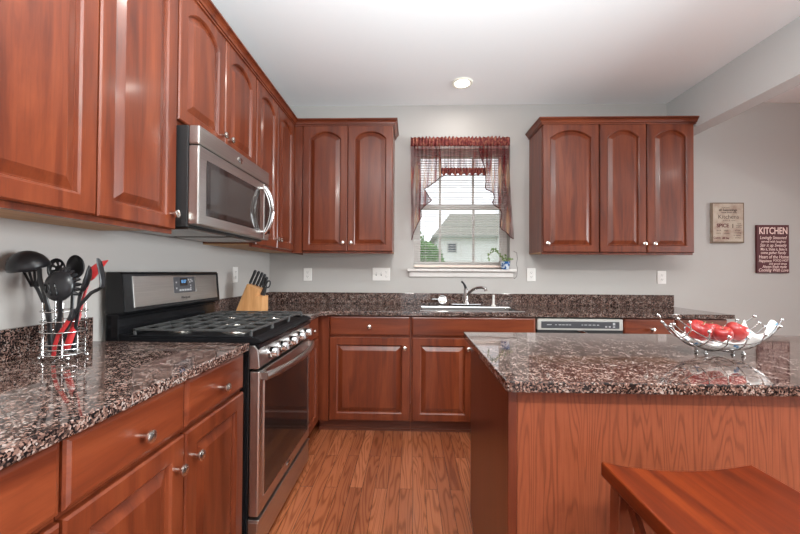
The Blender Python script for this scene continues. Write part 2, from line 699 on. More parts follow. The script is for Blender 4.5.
w.box(7.0, 7.2, -4.5, -1.9, 2.25, CZ)
struct(w.build('wall_right', M_wall))
w = MB()
for a_ in (-4.5, -3.23, -1.96):
    w.box(7.05, 7.15, a_, a_ + 0.06, 0.65, 2.25)
w.box(7.05, 7.15, -4.44, -1.96, 0.65, 0.71)
w.box(7.05, 7.15, -4.44, -1.96, 2.19, 2.25)
struct(w.build('unseen_side_window', M_trim))  # unseen window frame, added to go with the side fill light
w = MB()
w.box(0, 1.0, -7.2, -7.0, 0, CZ)
w.box(4.2, 7.0, -7.2, -7.0, 0, CZ)
w.box(1.0, 4.2, -7.2, -7.0, 2.3, CZ)
struct(w.build('wall_rear', M_wall))
bm_ = MB().box(3.62, 3.755, -7.0, 0, 2.40, CZ).build('ceiling_beam', M_beam)
struct(bm_)
w = MB()
w.box(1.0, 1.06, -7.15, -7.05, 0.0, 2.3)
w.box(4.14, 4.2, -7.15, -7.05, 0.0, 2.3)
w.box(2.57, 2.63, -7.15, -7.05, 0.0, 2.24)
w.box(1.06, 4.14, -7.15, -7.05, 2.24, 2.3)
struct(w.build('door_1', M_trim))
struct(MB().box(3.66, 7.0, -0.016, 0, 0, 0.10).build('baseboard_back', M_trim, bevel=0.003))

# window_1: frame, sashes with grilles, panes, sill and apron
win = struct(bpy.data.objects.new('window_1', None))
COL.objects.link(win)
win.location = ((WX0 + WX1) / 2, 0.0, WZ0)
w = MB()
w.box(WX0, WX0 + 0.035, 0.10, 0.19, WZ0, WZ1)
w.box(WX1 - 0.035, WX1, 0.10, 0.19, WZ0, WZ1)
w.box(WX0 + 0.035, WX1 - 0.035, 0.10, 0.19, WZ0, WZ0 + 0.03)
w.box(WX0 + 0.035, WX1 - 0.035, 0.10, 0.19, WZ1 - 0.035, WZ1)
struct(w.build('window_frame', M_trim, win, bevel=0.002))
for nm, y0, z0, z1 in (('lower_sash', 0.11, WZ0 + 0.03, 1.845), ('upper_sash', 0.145, 1.805, WZ1 - 0.035)):
    w = MB()
    xa, xb = WX0 + 0.036, WX1 - 0.036
    w.box(xa, xa + 0.032, y0, y0 + 0.03, z0, z1)
    w.box(xb - 0.032, xb, y0, y0 + 0.03, z0, z1)
    w.box(xa + 0.032, xb - 0.032, y0, y0 + 0.03, z0, z0 + 0.04)
    w.box(xa + 0.032, xb - 0.032, y0, y0 + 0.03, z1 - 0.04, z1)
    sash = struct(w.build(nm, M_trim, win, bevel=0.002))
    g = MB()
    for gx in (1.589, 1.905):
        g.box(gx - 0.011, gx + 0.011, y0 + 0.008, y0 + 0.022, z0 + 0.04, z1 - 0.04)
    gr = g.build('grille', M_trim, sash)
    p = MB().box(xa + 0.033, xb - 0.033, y0 + 0.013, y0 + 0.017, z0 + 0.041, z1 - 0.041).build('window_pane', M_glass, sash)
w = MB()
w.box(1.282, 2.265, -0.05, 0.0, 1.214, 1.236)
w.box(WX0, WX1, 0.0, 0.10, 1.214 + 0.012, 1.2361)
struct(w.build('window_sill', M_trim, win, bevel=0.004))
w = MB()
w.prism([(-0.012, 1.160), (-0.018, 1.168), (-0.018, 1.205), (-0.030, 1.2135), (0, 1.2135), (0, 1.160)], 'x', 1.300, 2.240)
struct(w.build('window_apron', M_trim, win, bevel=0.001))


# ------------------------------------------------------------------ cabinet parts
def inset_outline(w, h, d, st, rail, arch, n=14):
    """opening outline (list of x,z), inset by d inside frame of stile st and rail; arch = rise of the top rail's curve"""
    a = w / 2 - st - d
    zb = rail + d
    if arch <= 0:
        zt = h - rail - d
        top = [(a - 2 * a * k / n, zt) for k in range(n + 1)]
    else:
        apex = h - 0.052
        sh = apex - arch
        a0 = w / 2 - st
        Rr = (a0 * a0 + arch * arch) / (2 * arch)
        cz = apex - Rr
        R2 = Rr - d
        an = math.asin(min(0.999, a / R2))
        top = [(R2 * math.sin(an - 2 * an * k / n), cz + R2 * math.cos(an - 2 * an * k / n)) for k in range(n + 1)]
    return [(-a, zb), (a, zb)] + top


def outer_outline(w, h, d, n=14):
    a = w / 2 - d
    return [(-a, d), (a, d)] + [(a - 2 * a * k / n, h - d) for k in range(n + 1)]


def door_mesh(Mx, w, h, arch=0.0, st=0.060, rail=0.057, th=0.02):
    """raised-panel door; local x across, z up, front at y=0 facing -y"""
    mb = MB(Mx)
    R = []

    def ring(ol, y):
        R.append([mb.v((x, y, z)) for x, z in ol])
    ring(outer_outline(w, h, 0.0), th)
    ring(outer_outline(w, h, 0.0), 0.005)
    ring(outer_outline(w, h, 0.005), 0.0)
    ring(inset_outline(w, h, -0.004, st, rail, arch), 0.0)
    ring(inset_outline(w, h, 0.002, st, rail, arch), 0.005)
    ring(inset_outline(w, h, 0.0055, st, rail, arch), 0.0145)
    ring(inset_outline(w, h, 0.0105, st, rail, arch), 0.0135)
    ring(inset_outline(w, h, 0.036, st, rail, arch), 0.003)
    ring(inset_outline(w, h, 0.040, st, rail, arch), 0.0015)
    for A, B in zip(R, R[1:]):
        mb.bridge(A, B)
    mb.face(R[0][::-1])
    mb.face(R[-1])
    return mb


def slab_mesh(Mx, w, h, th=0.02):
    mb = MB(Mx)
    R = []
    for d, y in ((0, th), (0, 0.008), (0.004, 0.003), (0.012, 0.0)):
        R.append([mb.v((x, y, z)) for x, z in ((-w / 2 + d, d), (w / 2 - d, d), (w / 2 - d, h - d), (-w / 2 + d, h - d))])
    for A, B in zip(R, R[1:]):
        mb.bridge(A, B)
    mb.face(R[0][::-1])
    mb.face(R[-1])
    return mb


def facing(side, x, y, z):
    """matrix that puts local door coords at (x,y,z): 'back' = on the back wall run, 'left' = on the left wall run, 'away' = faces the back wall"""
    T = Matrix.Translation((x, y, z))
    if side == 'left':
        return T @ Matrix.Rotation(PI / 2, 4, 'Z')
    if side == 'away':
        return T @ Matrix.Rotation(PI, 4, 'Z')
    return T


KNOB = [(0.0055, 0.0), (0.0055, 0.012), (0.007, 0.016), (0.0145, 0.020), (0.0165, 0.024), (0.0155, 0.029), (0.009, 0.032), (0, 0.033)]


def add_door(root, side, x, y, z, w, h, arch=0.0, knob=None, nm='door', mt=None):
    Mx = facing(side, x, y, z)
    if nm == 'drawer':
        mt = mt or (M_cherry_y if side == 'left' else M_cherry_x)
        o = slab_mesh(Mx, w, h).build(nm, mt, root, smooth='auto', angle=20)
    else:
        o = door_mesh(Mx, w, h, arch).build(nm, mt or M_cherry_v, root)
    if knob:
        k = MB(Mx)
        k.lathe(KNOB, (knob[0], 0, knob[1]), (0, -1, 0), 18)
        kk = k.build('knob', M_nickel, o, smooth='auto', angle=50)
        kk['label'] = 'satin nickel knob'
    return o


UF = 0.337      # front of the upper doors
UZ0, UZ1 = 1.359, 2.44


def upper_body(root, side, a0, a1, z0=UZ0, z1=UZ1, lip=True):
    """carcass between a0..a1 along its wall, front frame at UF-0.02"""
    d = UF - 0.0215
    zb = z0 + (0.02 if lip else 0.0)

    def B(mb, u0, u1, v0, v1, za, zb_):
        if side == 'left':
            mb.box(v0, v1, u0, u1, za, zb_)
        else:
            mb.box(u0, u1, -v1, -v0, za, zb_)
    mb = MB()
    B(mb, a0, a1, 0.001, d, zb, z1)
    if lip:
        B(mb, a0, a1, d - 0.019, d, z0, zb)
    mb.build('cabinet_body', M_cherry_v, root)
    if lip:
        mb = MB()
        B(mb, a0 + 0.001, a1 - 0.001, 0.004, d - 0.020, zb - 0.006, zb - 0.0005)
        o = mb.build('bottom_panel', M_ply, root)
        o['label'] = 'pale unfinished wood underside'


DZ, DT = 1.377, 2.428       # upper doors: bottom and top
DH = DT - DZ
# left wall, near cabinet
c = thing('wall_cabinet', 'tall cherry wall cabinet with two arched doors above the utensil caddy, left of the microwave', 'cabinet', (0.16, -2.236, UZ0))
upper_body(c, 'left', -2.618, -1.856)
add_door(c, 'left', UF, -2.429, DZ, 0.374, DH, 0.058, (0.16, 0.06) if False else None)
add_door(c, 'left', UF, -2.048, DZ, 0.374, DH, 0.058, (0.160, 0.062))
c = thing('wall_cabinet', 'short cherry wall cabinet with two doors directly above the microwave', 'cabinet', (0.16, -1.47, 1.83))
upper_body(c, 'left', -1.854, -1.090, 1.828, UZ1, False)
add_door(c, 'left', UF, -1.664, 1.845, 0.374, DT - 1.845, 0.058, (0.155, 0.060))
add_door(c, 'left', UF, -1.282, 1.845, 0.374, DT - 1.845, 0.058, (-0.155, 0.060))
c = thing('wall_cabinet', 'cherry wall cabinet on the left wall between the microwave and the corner', 'cabinet', (0.16, -0.70, UZ0))
upper_body(c, 'left', -1.088, -0.002)
add_door(c, 'left', UF, -0.898, DZ, 0.362, DH, 0.055, (0.154, 0.060))
add_door(c, 'left', UF, -0.531, DZ, 0.362, DH, 0.055, (-0.154, 0.060))
c = thing('wall_cabinet', 'cherry wall cabinet with two arched doors on the back wall left of the window', 'cabinet', (0.75, -0.16, UZ0))
upper_body(c, 'back', 0.318, 1.160)
f_ = MB().box(0.318, 0.402, -UF + 0.004, -UF + 0.0215, UZ0, UZ1).build('corner_filler', M_cherry_v, c)
add_door(c, 'back', 0.593, -UF, DZ, 0.376, DH, 0.058, (0.156, 0.068))
add_door(c, 'back', 0.972, -UF, DZ, 0.376, DH, 0.058, (-0.156, 0.068))
# right of the window
c = thing('wall_cabinet', 'cherry wall cabinet with a single wide arched door nearest the window on its right', 'cabinet', (2.62, -0.16, UZ0))
upper_body(c, 'back', 2.389, 2.849)
add_door(c, 'back', 2.619, -UF, DZ, 0.452, DH, 0.060, (-0.196, 0.070))
c = thing('wall_cabinet', 'cherry wall cabinet with two narrow arched doors at the right end of the back wall', 'cabinet', (3.23, -0.16, UZ0))
upper_body(c, 'back', 2.851, 3.605)
add_door(c, 'back', 3.040, -UF, DZ, 0.370, DH, 0.058, (0.158, 0.070))
add_door(c, 'back', 3.418, -UF, DZ, 0.370, DH, 0.058, (-0.140, 0.070))


def crown(path, outs, name, label):
    prof = [(0.0, 2.441), (0.0, 2.422), (0.007, 2.422), (0.009, 2.4285), (0.004, 2.431), (0.004, 2.4335), (0.012, 2.435), (0.016, 2.445), (0.023, 2.455),
            (0.031, 2.460), (0.026, 2.4625), (0.026, 2.4645), (0.034, 2.466), (0.034, 2.475), (-0.03, 2.475), (-0.03, 2.441)]
    mb = MB()
    rings = []
    for (p, o) in zip(path, outs):
        rings.append([mb.v((p[0] + o[0] * d, p[1] + o[1] * d, z)) for d, z in prof])
    for A, B in zip(rings, rings[1:]):
        mb.bridge(A, B)
    mb.face(rings[0])
    mb.face(rings[-1][::-1])
    o = mb.build(name, M_cherry_x, None, origin=(path[1][0], path[1][1], 2.424))
    tag(o, label, 'crown molding')


cf = UF
crown([(cf, -2.62), (cf, -cf), (1.163, -cf), (1.163, 0.0)], [(1, 0), (1, -1), (1, -1), (1, 0)],
      'crown_molding', 'stepped cherry crown molding running along the left wall cabinets and round the corner')
crown([(2.386, 0.0), (2.386, -cf), (3.608, -cf), (3.608, 0.0)], [(-1, 0), (-1, -1), (1, -1), (1, 0)],
      'crown_molding', 'stepped cherry crown molding on the wall cabinets right of the window')

# ---- base cabinets
BF = 0.639
BZ0, BZ1 = 0.103, 0.7165
RZ0, RZ1 = 0.7315, 0.876


def base_body(root, side, a0, a1, top=0.8838):
    d = BF - 0.0205

    def B(mb, u0, u1, v0, v1, za, zb_):
        if side == 'left':
            mb.box(v0, v1, u0, u1, za, zb_)
        else:
            mb.box(u0, u1, -v1, -v0, za, zb_)
        return mb
    B(MB(), a0, a1, 0.002, d, 0.095, top).build('cabinet_body', M_cherry_v, root)
    mb = B(MB(), a0, a1, 0.002, 0.555, 0.0, 0.0945)
    B(mb, a0, a1, 0.5552, 0.568, 0.0, 0.018)
    mb.build('toe_kick', M_toe, root)


c = thing('base_cabinet', 'cherry base cabinet at the near left edge, one plain drawer front without a knob showing', 'cabinet', (0.31, -2.84, 0))
base_body(c, 'left', -3.04, -2.644)
add_door(c, 'left', BF, -2.842, RZ0, 0.386, RZ1 - RZ0, nm='drawer', knob=None)
add_door(c, 'left', BF, -2.842, BZ0, 0.386, BZ1 - BZ0)
c = thing('base_cabinet', 'cherry base cabinet with two drawers and two doors just left of the stove', 'cabinet', (0.31, -2.26, 0))
base_body(c, 'left', -2.642, -1.872)
for yc in (-2.452, -2.066):
    add_door(c, 'left', BF, yc, RZ0, 0.379, RZ1 - RZ0, nm='drawer', knob=(0.012, 0.058))
add_door(c, 'left', BF, -2.452, BZ0, 0.379, BZ1 - BZ0, knob=(0.150, 0.528))
add_door(c, 'left', BF, -2.066, BZ0, 0.379, BZ1 - BZ0, knob=(-0.150, 0.528))
c = thing('base_cabinet', 'narrow cherry base cabinet between the stove and the corner', 'cabinet', (0.31, -0.85, 0))
base_body(c, 'left', -1.086, -0.002)
add_door(c, 'left', BF, -0.875, RZ0, 0.385, RZ1 - RZ0, nm='drawer', knob=(0.0, 0.066))
add_door(c, 'left', BF, -0.875, BZ0, 0.385, BZ1 - BZ0)
c = thing('base_cabinet', 'cherry base cabinet with one drawer over a wide door in the back corner', 'cabinet', (1.0, -0.31, 0))
base_body(c, 'back', 0.620, 1.315)
MB().box(0.620, 0.706, -BF + 0.004, -BF + 0.0205, 0.095, 0.8838).build('corner_filler', M_cherry_v, c)
add_door(c, 'back', 1.010, -BF, RZ0, 0.600, RZ1 - RZ0, nm='drawer', knob=(0.0, 0.068))
add_door(c, 'back', 1.010, -BF, BZ0, 0.600, BZ1 - BZ0, knob=(0.263, 0.540))
c = thing('base_cabinet', 'cherry sink base cabinet with one wide false drawer front under the window', 'cabinet', (1.78, -0.31, 0))
base_body(c, 'back', 1.317, 2.239, 0.64)
MB().box(1.317, 2.239, -BF + 0.0205, -BF + 0.04, 0.64, 0.8838).build('face_frame', M_cherry_x, c)
add_door(c, 'back', 1.778, -BF, RZ0, 0.910, RZ1 - RZ0, nm='drawer')
add_door(c, 'back', 1.552, -BF, BZ0, 0.446, BZ1 - BZ0, knob=(0.190, 0.540))
add_door(c, 'back', 2.005, -BF, BZ0, 0.446, BZ1 - BZ0, knob=(-0.190, 0.540))
c = thing('base_cabinet', 'cherry base cabinet right of the dishwasher with a round drawer knob', 'cabinet', (3.24, -0.31, 0))
base_body(c, 'back', 2.862, 3.612)
for xc in (3.052, 3.424):
    add_door(c, 'back', xc, -BF, RZ0, 0.364, RZ1 - RZ0, nm='drawer', knob=(0.01, 0.068))
    add_door(c, 'back', xc, -BF, BZ0, 0.364, BZ1 - BZ0, knob=(0.15 if xc < 3.2 else -0.15, 0.54))


# ---- countertops
def slab(cells_x, cells_y, skip, z0=0.884, z1=0.914, extra=None):
    mb = MB()
    nx, ny = len(cells_x) - 1, len(cells_y) - 1
    have = {(i, j) for i in range(nx) for j in range(ny) if (i, j) not in skip}
    for (i, j) in have:
        x0, x1, y0, y1 = cells_x[i], cells_x[i + 1], cells_y[j], cells_y[j + 1]
        P = lambda x, y, z: mb.v((x, y, z))
        mb.face([P(x0, y0, z1), P(x1, y0, z1), P(x1, y1, z1), P(x0, y1, z1)])
        mb.face([P(x0, y1, z0), P(x1, y1, z0), P(x1, y0, z0), P(x0, y0, z0)])
        for di, dj, a, b in ((-1, 0, (x0, y1), (x0, y0)), (1, 0, (x1, y0), (x1, y1)), (0, -1, (x0, y0), (x1, y0)), (0, 1, (x1, y1), (x0, y1))):
            if (i + di, j + dj) not in have:
                mb.face([P(a[0], a[1], z0), P(b[0], b[1], z0), P(b[0], b[1], z1), P(a[0], a[1], z1)])
    bmesh.ops.remove_doubles(mb.b, verts=mb.b.verts[:], dist=1e-5)
    bmesh.ops.dissolve_limit(mb.b, angle_limit=0.01, verts=mb.b.verts[:], edges=mb.b.edges[:])
    return mb


CE = 0.659
c = thing('granite_countertop', 'polished brown granite countertop under the utensil caddy left of the stove', 'countertop', (0.33, -2.46, 0.884))
MB().box(0.001, CE, -3.05, -1.872, 0.884, 0.914).build('slab', M_gran, c, bevel=0.004)
MB().box(0.001, 0.021, -3.05, -1.893, 0.9145, 1.015).build('backsplash', M_gran, c, bevel=0.002)
c = thing('granite_countertop', 'polished brown granite countertop along the back wall holding the sink', 'countertop', (1.8, -0.33, 0.884))
SX0, SX1, SY0, SY1 = 1.40, 2.155, -0.570, -0.235
mb = slab([0.001, CE, SX0, SX1, 3.640], [-1.086, -CE, SY0, SY1, -0.001],
          {(1, 0), (2, 0), (3, 0), (2, 2)})
mb.prism([(CE - 0.002, -CE - 0.075), (CE + 0.075, -CE + 0.002), (CE - 0.002, -CE + 0.002)], 'z', 0.8842, 0.9138)
mb.build('slab', M_gran, c, bevel=0.003)
mb = MB()
mb.box(0.001, 3.665, -0.021, -0.001, 0.9145, 1.015)
mb.box(0.001, 0.021, -1.086, -0.0215, 0.9145, 1.015)
mb.build('backsplash', M_gran, c, bevel=0.002)

# ---- island
IX0, IX1, IY0, IY1 = 1.575, 3.60, -2.349, -1.535
c = thing('kitchen_island', 'kitchen island with light wood laminate seating side and dark cherry end panel', 'kitchen island', (2.6, -1.95, 0))
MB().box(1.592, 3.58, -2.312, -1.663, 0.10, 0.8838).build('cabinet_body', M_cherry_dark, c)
MB().box(1.612, 3.58, -2.320, -2.3125, 0.0, 0.8835).build('back_panel', M_lam, c)['label'] = 'light reddish brown wood print panel'
MB().box(1.586, 1.611, -2.322, -2.3125, 0.0, 0.8835).build('corner_trim', M_cherry_v, c, bevel=0.002)
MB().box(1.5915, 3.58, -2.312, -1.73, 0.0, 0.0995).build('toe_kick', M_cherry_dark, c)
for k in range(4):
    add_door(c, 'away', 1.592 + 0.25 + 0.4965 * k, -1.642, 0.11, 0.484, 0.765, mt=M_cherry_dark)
o = MB().prism([(IX0 + 0.012, IY0), (IX1, IY0), (IX1, IY1), (IX0, IY1), (IX0, IY0 + 0.012)], 'z', 0.884, 0.914).build(
    'granite_countertop', M_gran, bevel=0.004, origin=(2.6, -1.94, 0.884))
tag(o, 'polished brown granite island countertop with the fruit basket on it', 'countertop')

# ---- dishwasher
c = thing('dishwasher', 'steel front dishwasher with dark control strip right of the sink cabinet', 'dishwasher', (2.55, -0.31, 0))
MB().box(2.2415, 2.8605, -0.60, -0.05, 0.10, 0.875).build('body', M_blackm, c)
MB().box(2.244, 2.858, -0.55, -0.05, 0.0, 0.0995).build('toe_kick', M_blackm, c)
MB().box(2.244, 2.858, -0.638, -0.6005, 0.11, 0.755).build('door', M_steel_x, c, bevel=0.004)
mb = MB()
mb.box(2.244, 2.858, -0.645, -0.6005, 0.790, 0.872)
mb.build('control_panel', mat('silver_panel', s2l(176, 173, 168), 0.35), c, bevel=0.004)
cs = MB().box(2.270, 2.832, -0.6475, -0.6455, 0.803, 0.853).build('control_strip', M_dgray, c, bevel=0.001)
MB().box(2.244, 2.858, -0.6425, -0.6005, 0.7555, 0.7895).build('handle_recess', M_blackm, c)
mb = MB()
for k, (xx, ww) in enumerate(((2.31, .035), (2.37, .012), (2.395, .02), (2.42, .02), (2.445, .02), (2.47, .015), (2.56, .012), (2.58, .02), (2.61, .02), (2.64, .02), (2.67, .016))):
    MB().box(xx, xx + ww, -0.6482, -0.6476, 0.826, 0.831).build('button', M_grayprint, cs)
for xx, ww, za, zb in ((2.73, 0.014, 0.812, 0.822), (2.755, 0.014, 0.812, 0.822), (2.785, 0.016, 0.828, 0.846), (2.785, 0.016, 0.812, 0.820)):
    MB().box(xx, xx + ww, -0.6482, -0.6476, za, zb).build('button', M_grayprint, cs)
mb = MB()
mb.prism([(2.52, 0.788), (2.60, 0.760), (2.62, 0.760), (2.57, 0.788)], 'y', -0.652, -0.643)
mb.build('latch', M_chrome, c, bevel=0.002)

# ---- stove
RX, RY0, RY1 = 0.690, -1.850, -1.092
c = thing('gas_range', 'stainless steel and black gas range between the left countertop and the corner', 'stove', (0.36, -1.471, 0))
MB().box(0.03, 0.645, RY0 + 0.004, RY1 - 0.004, 0.03, 0.9035).build('body', M_black, c, bevel=0.003)
for fx in (0.09, 0.58):
    for fy in (RY0 + 0.06, RY1 - 0.06):
        MB().cyl((fx, fy, 0), (fx, fy, 0.03), 0.018).build('foot', M_blackm, c)
# cooktop tray with raised rim
mb = MB()
mb.prism([(0.09, 0.904), (0.672, 0.904), (0.694, 0.908), (0.698, 0.916), (0.688, 0.926), (0.668, 0.933), (0.648, 0.927), (0.135, 0.927), (0.118, 0.935), (0.09, 0.935)],
         'y', RY0, RY1)
mb.box(0.118, 0.66, RY0, RY0 + 0.016, 0.9265, 0.935)
mb.box(0.118, 0.66, RY1 - 0.016, RY1, 0.9265, 0.935)
mb.build('cooktop', M_tray, c, bevel=0.003)
# burners
for bx, by, br_ in ((0.27, -1.70, 0.036), (0.52, -1.70, 0.045), (0.27, -1.24, 0.034), (0.52, -1.24, 0.042), (0.395, -1.47, 0.048)):
    b = MB().lathe([(br_ * 1.35, 0.0), (br_ * 1.35, 0.004), (br_ * 1.05, 0.006), (br_, 0.012)], (bx, by, 0.9272)).build('burner', M_nickel, c, smooth='auto')
    MB().lathe([(br_ * 1.02, 0.0), (br_ * 1.05, 0.004), (br_ * 0.9, 0.008), (0, 0.009)], (bx, by, 0.9394)).build('burner_cap', M_iron, b, smooth='auto')
# three cast iron grates
for k in range(3):
    y0 = RY0 + 0.022 + k * 0.2385
    y1 = y0 + 0.235
    mb = MB()
    zt, hh, bw = 0.960, 0.010, 0.0055
    for yy in (y0 + bw, y1 - bw):
        mb.box(0.135, 0.648, yy - bw, yy + bw, zt - hh, zt)
    for xx in (0.141, 0.393, 0.642):
        mb.box(xx - bw, xx + bw, y0, y1, zt - hh, zt - 0.0005)
    ym = (y0 + y1) / 2
    mb.box(0.145, 0.638, ym - 0.005, ym + 0.005, zt - hh, zt + 0.0005)
    for xx in (0.225, 0.309, 0.476, 0.560):
        mb.box(xx - 0.0058, xx + 0.0058, y0 + 0.002, y1 - 0.002, zt - 0.009, zt)
    for xx in (0.141, 0.642):
        for yy in (y0 + bw, y1 - bw):
            mb.box(xx - bw, xx + bw, yy - bw, yy + bw, 0.9275, zt - hh + 0.001)
    mb.build('grate', M_iron, c, bevel=0.0018, bseg=1)
# slanted knob panel with wrapped ends
mb = MB()
mb.prism([(0.6455, 0.800), (0.682, 0.800), (0.692, 0.808), (0.684, 0.880), (0.668, 0.898), (0.6455, 0.898)], 'y', RY0, RY1)
mb.build('knob_panel', M_steel, c, bevel=0.003)
MB().prism([(0.6455, 0.8985), (0.672, 0.8985), (0.686, 0.880), (0.692, 0.886), (0.690, 0.9035), (0.6455, 0.9035)], 'y', RY0, RY1).build('panel_edge', M_black, c)
for ky in (-1.735, -1.605, -1.465, -1.325, -1.205):
    k = MB().lathe([(0.028, -0.002), (0.028, 0.004), (0.024, 0.007), (0.0225, 0.030), (0.020, 0.036), (0, 0.037)], (0.689, ky, 0.846), (1, 0, 0.1), 24).build(
        'control_knob', M_chrome, c, smooth='auto', angle=30)
    mb = MB()
    mb.box(0.722, 0.732, ky - 0.005, ky + 0.005, 0.830, 0.870)
    mb.build('grip_bar', M_chrome, k, bevel=0.002)
# oven door
dr = MB().box(0.6455, RX, RY0 + 0.004, RY1 - 0.004, 0.190, 0.790).build('oven_door', M_steel, c, bevel=0.006)
MB().box(RX - 0.001, RX + 0.0025, RY0 + 0.055, RY1 - 0.055, 0.255, 0.735).build('oven_window', M_glassb, dr, bevel=0.002)
mb = MB()
for (a, b, z0, z1) in ((RY0 + 0.050, RY1 - 0.050, 0.735, 0.740), (RY0 + 0.050, RY1 - 0.050, 0.250, 0.255), (RY0 + 0.050, RY0 + 0.055, 0.255, 0.735), (RY1 - 0.055, RY1 - 0.050, 0.255, 0.735)):
    mb.box(RX, RX + 0.004, a, b, z0, z1)
mb.build('window_rim', M_chrome, dr)
mb = MB()
pts, N = [], 18
for i in range(N + 1):
    s_ = i / N
    yy = RY0 + 0.02 + s_ * (RY1 - RY0 - 0.04)
    pts.append((RX + 0.022 + 0.045 * math.sin(PI * s_) ** 0.8, yy, 0.768))
mb.tube(pts, 0.018, 12, flat=(0.55, 1.0))
for yy in (RY0 + 0.03, RY1 - 0.03):
    mb.box(RX - 0.001, RX + 0.026, yy - 0.014, yy + 0.014, 0.755, 0.782)
mb.build('door_handle', M_steel, dr, smooth='auto')
mb = MB(Matrix.Translation((RX + 0.0015, -1.471, 0.222)) @ Matrix.Rotation(PI / 2, 4, 'Y'))
mb.lathe([(0.011, 0), (0.011, 0.001), (0.009, 0.002), (0, 0.0025)], (0, 0, 0), seg=20)
for v_ in mb.b.verts:
    v_.co.y = -1.471 + (v_.co.y + 1.471) * 2.3
mb.build('badge', M_chrome, dr, smooth='auto')
mb = MB().box(0.6455, RX - 0.002, RY0 + 0.004, RY1 - 0.004, 0.045, 0.168)
mb.box(0.6455, RX + 0.004, RY0 + 0.004, RY1 - 0.004, 0.168, 0.178)
mb.build('storage_drawer', M_steel, c, bevel=0.003)
# back guard
mb = MB()
mb.prism([(0.030, 0.904), (0.088, 0.904), (0.088, 1.000), (0.094, 1.012), (0.085, 1.020), (0.030, 1.020)], 'y', RY0 + 0.002, RY1 - 0.002)
mb.build('vent_riser', M_black, c, bevel=0.004)
bgd = MB().prism([(0.030, 1.0205), (0.112, 1.0205), (0.118, 1.032), (0.104, 1.190), (0.096, 1.200), (0.030, 1.200)], 'y', RY0, RY1).build('backguard', M_black, c, bevel=0.005)


def bgp(y, z, out=0.0):           # point on the sloping face of the backguard
    return Vector((0.118 - 0.014 * (z - 1.032) / 0.158 + out, y, z))


def bgbox(mb, y0, y1, z0, z1, o0, o1):
    A = [mb.v(bgp(y, z, o0)) for y, z in ((y0, z0), (y1, z0), (y1, z1), (y0, z1))]
    B = [mb.v(bgp(y, z, o1)) for y, z in ((y0, z0), (y1, z0), (y1, z1), (y0, z1))]
    mb.face(A[::-1])
    mb.face(B)
    mb.bridge(A, B)


mb = MB()
bgbox(mb, RY0 + 0.05, RY1 - 0.032, 1.045, 1.183, -0.001, 0.003)
mb.build('steel_fascia', M_steel, bgd, bevel=0.002)
mb = MB()
bgbox(mb, -1.530, -1.356, 1.092, 1.174, 0.002, 0.005)
dp = mb.build('control_display', M_dgray, bgd, bevel=0.001)
mb = MB()
bgbox(mb, -1.482, -1.420, 1.128, 1.168, 0.0045, 0.0056)
mb.build('screen', M_glassb, dp)
tilt = Matrix.Rotation(-math.atan2(0.014, 0.158), 3, 'Y')
text('clock_digits', '8:07', 0.024, M_lcd, dp, bgp(-1.451, 1.149, 0.0062), tilt @ ROT_LEFT, 0.0003)
bt = [(-1.490 + k * 0.021, -1.474 + k * 0.021, 1.101, 1.110) for k in range(5)]
bt += [(-1.398, -1.388, 1.100 + 0.012 * k, 1.107 + 0.012 * k) for k in range(3)]
bt += [(yy - 0.005, yy + 0.005, zz - 0.004, zz + 0.004) for (yy, zz) in ((-1.408, 1.158), (-1.388, 1.158), (-1.398, 1.146), (-1.512, 1.146), (-1.512, 1.116), (-1.378, 1.150))]
for q in bt:
    mb = MB()
    bgbox(mb, *q, 0.0045, 0.0056)
    mb.build('button', M_grayprint, dp)
mb = MB()
bgbox(mb, -1.355, -1.343, 1.092, 1.174, 0.003, 0.006)
mb.build('display_edge', M_chrome, dp)
text('lettering', 'Whirlpool', 0.018, M_blackm, bgd, bgp(-1.440, 1.066, 0.0035), tilt @ ROT_LEFT, 0.0003)

# ---- microwave
MX, MY0, MY1, MZ0, MZ1 = 0.423, -1.847, -1.092, 1.392, 1.8215
c = thing('microwave', 'stainless over the range microwave with dark window hanging above the stove', 'microwave', (0.2, -1.47, MZ0))
MB().box(0.001, 0.376, MY0, MY1, MZ0, MZ1).build('body', M_blackm, c, bevel=0.003)
vp = MB().box(0.3765, MX, MY0, MY1, 1.741, MZ1).build('vent_panel', M_steel, c, bevel=0.006)
mb = MB(Matrix.Translation((MX + 0.0005, -1.482, 1.782)) @ Matrix.Rotation(PI / 2, 4, 'Y'))
mb.lathe([(0.016, 0), (0.016, 0.0015), (0.014, 0.003), (0, 0.0035)], (0, 0, 0), seg=24)
for v_ in mb.b.verts:
    v_.co.y = -1.482 + (v_.co.y + 1.482) * 1.7
mb.build('badge', M_chrome, vp, smooth='auto')
dr = MB().box(0.3765, MX, MY0, -1.168, MZ0 + 0.008, 1.737).build('door', M_steel, c, bevel=0.006)
MB().box(MX - 0.001, MX + 0.002, -1.790, -1.232, 1.446, 1.688).build('door_window', M_glassb, dr, bevel=0.002)
MB().box(MX + 0.0021, MX + 0.0028, -1.762, -1.262, 1.474, 1.660).build('window_mesh', M_mwglass, dr)
mb = MB()
pts = []
for i in range(15):
    s_ = i / 14
    pts.append((MX + 0.012 + 0.048 * math.sin(PI * s_) ** 0.75, -1.196, 1.432 + s_ * 0.275))
mb.tube(pts, 0.012, 12, flat=(0.85, 1.25))
for zz in (1.440, 1.700):
    mb.cyl((MX - 0.001, -1.196, zz), (MX + 0.024, -1.196, zz), 0.012, 0.011)
mb.build('handle', M_chrome, dr, smooth='auto')
cp = MB().box(0.3765, MX, -1.166, MY1, MZ0 + 0.008, 1.737).build('control_panel', M_steel, c, bevel=0.004)
MB().box(MX - 0.001, MX + 0.002, -1.158, MY1 + 0.010, 1.440, 1.712).build('keypad', M_glassb, cp, bevel=0.001)
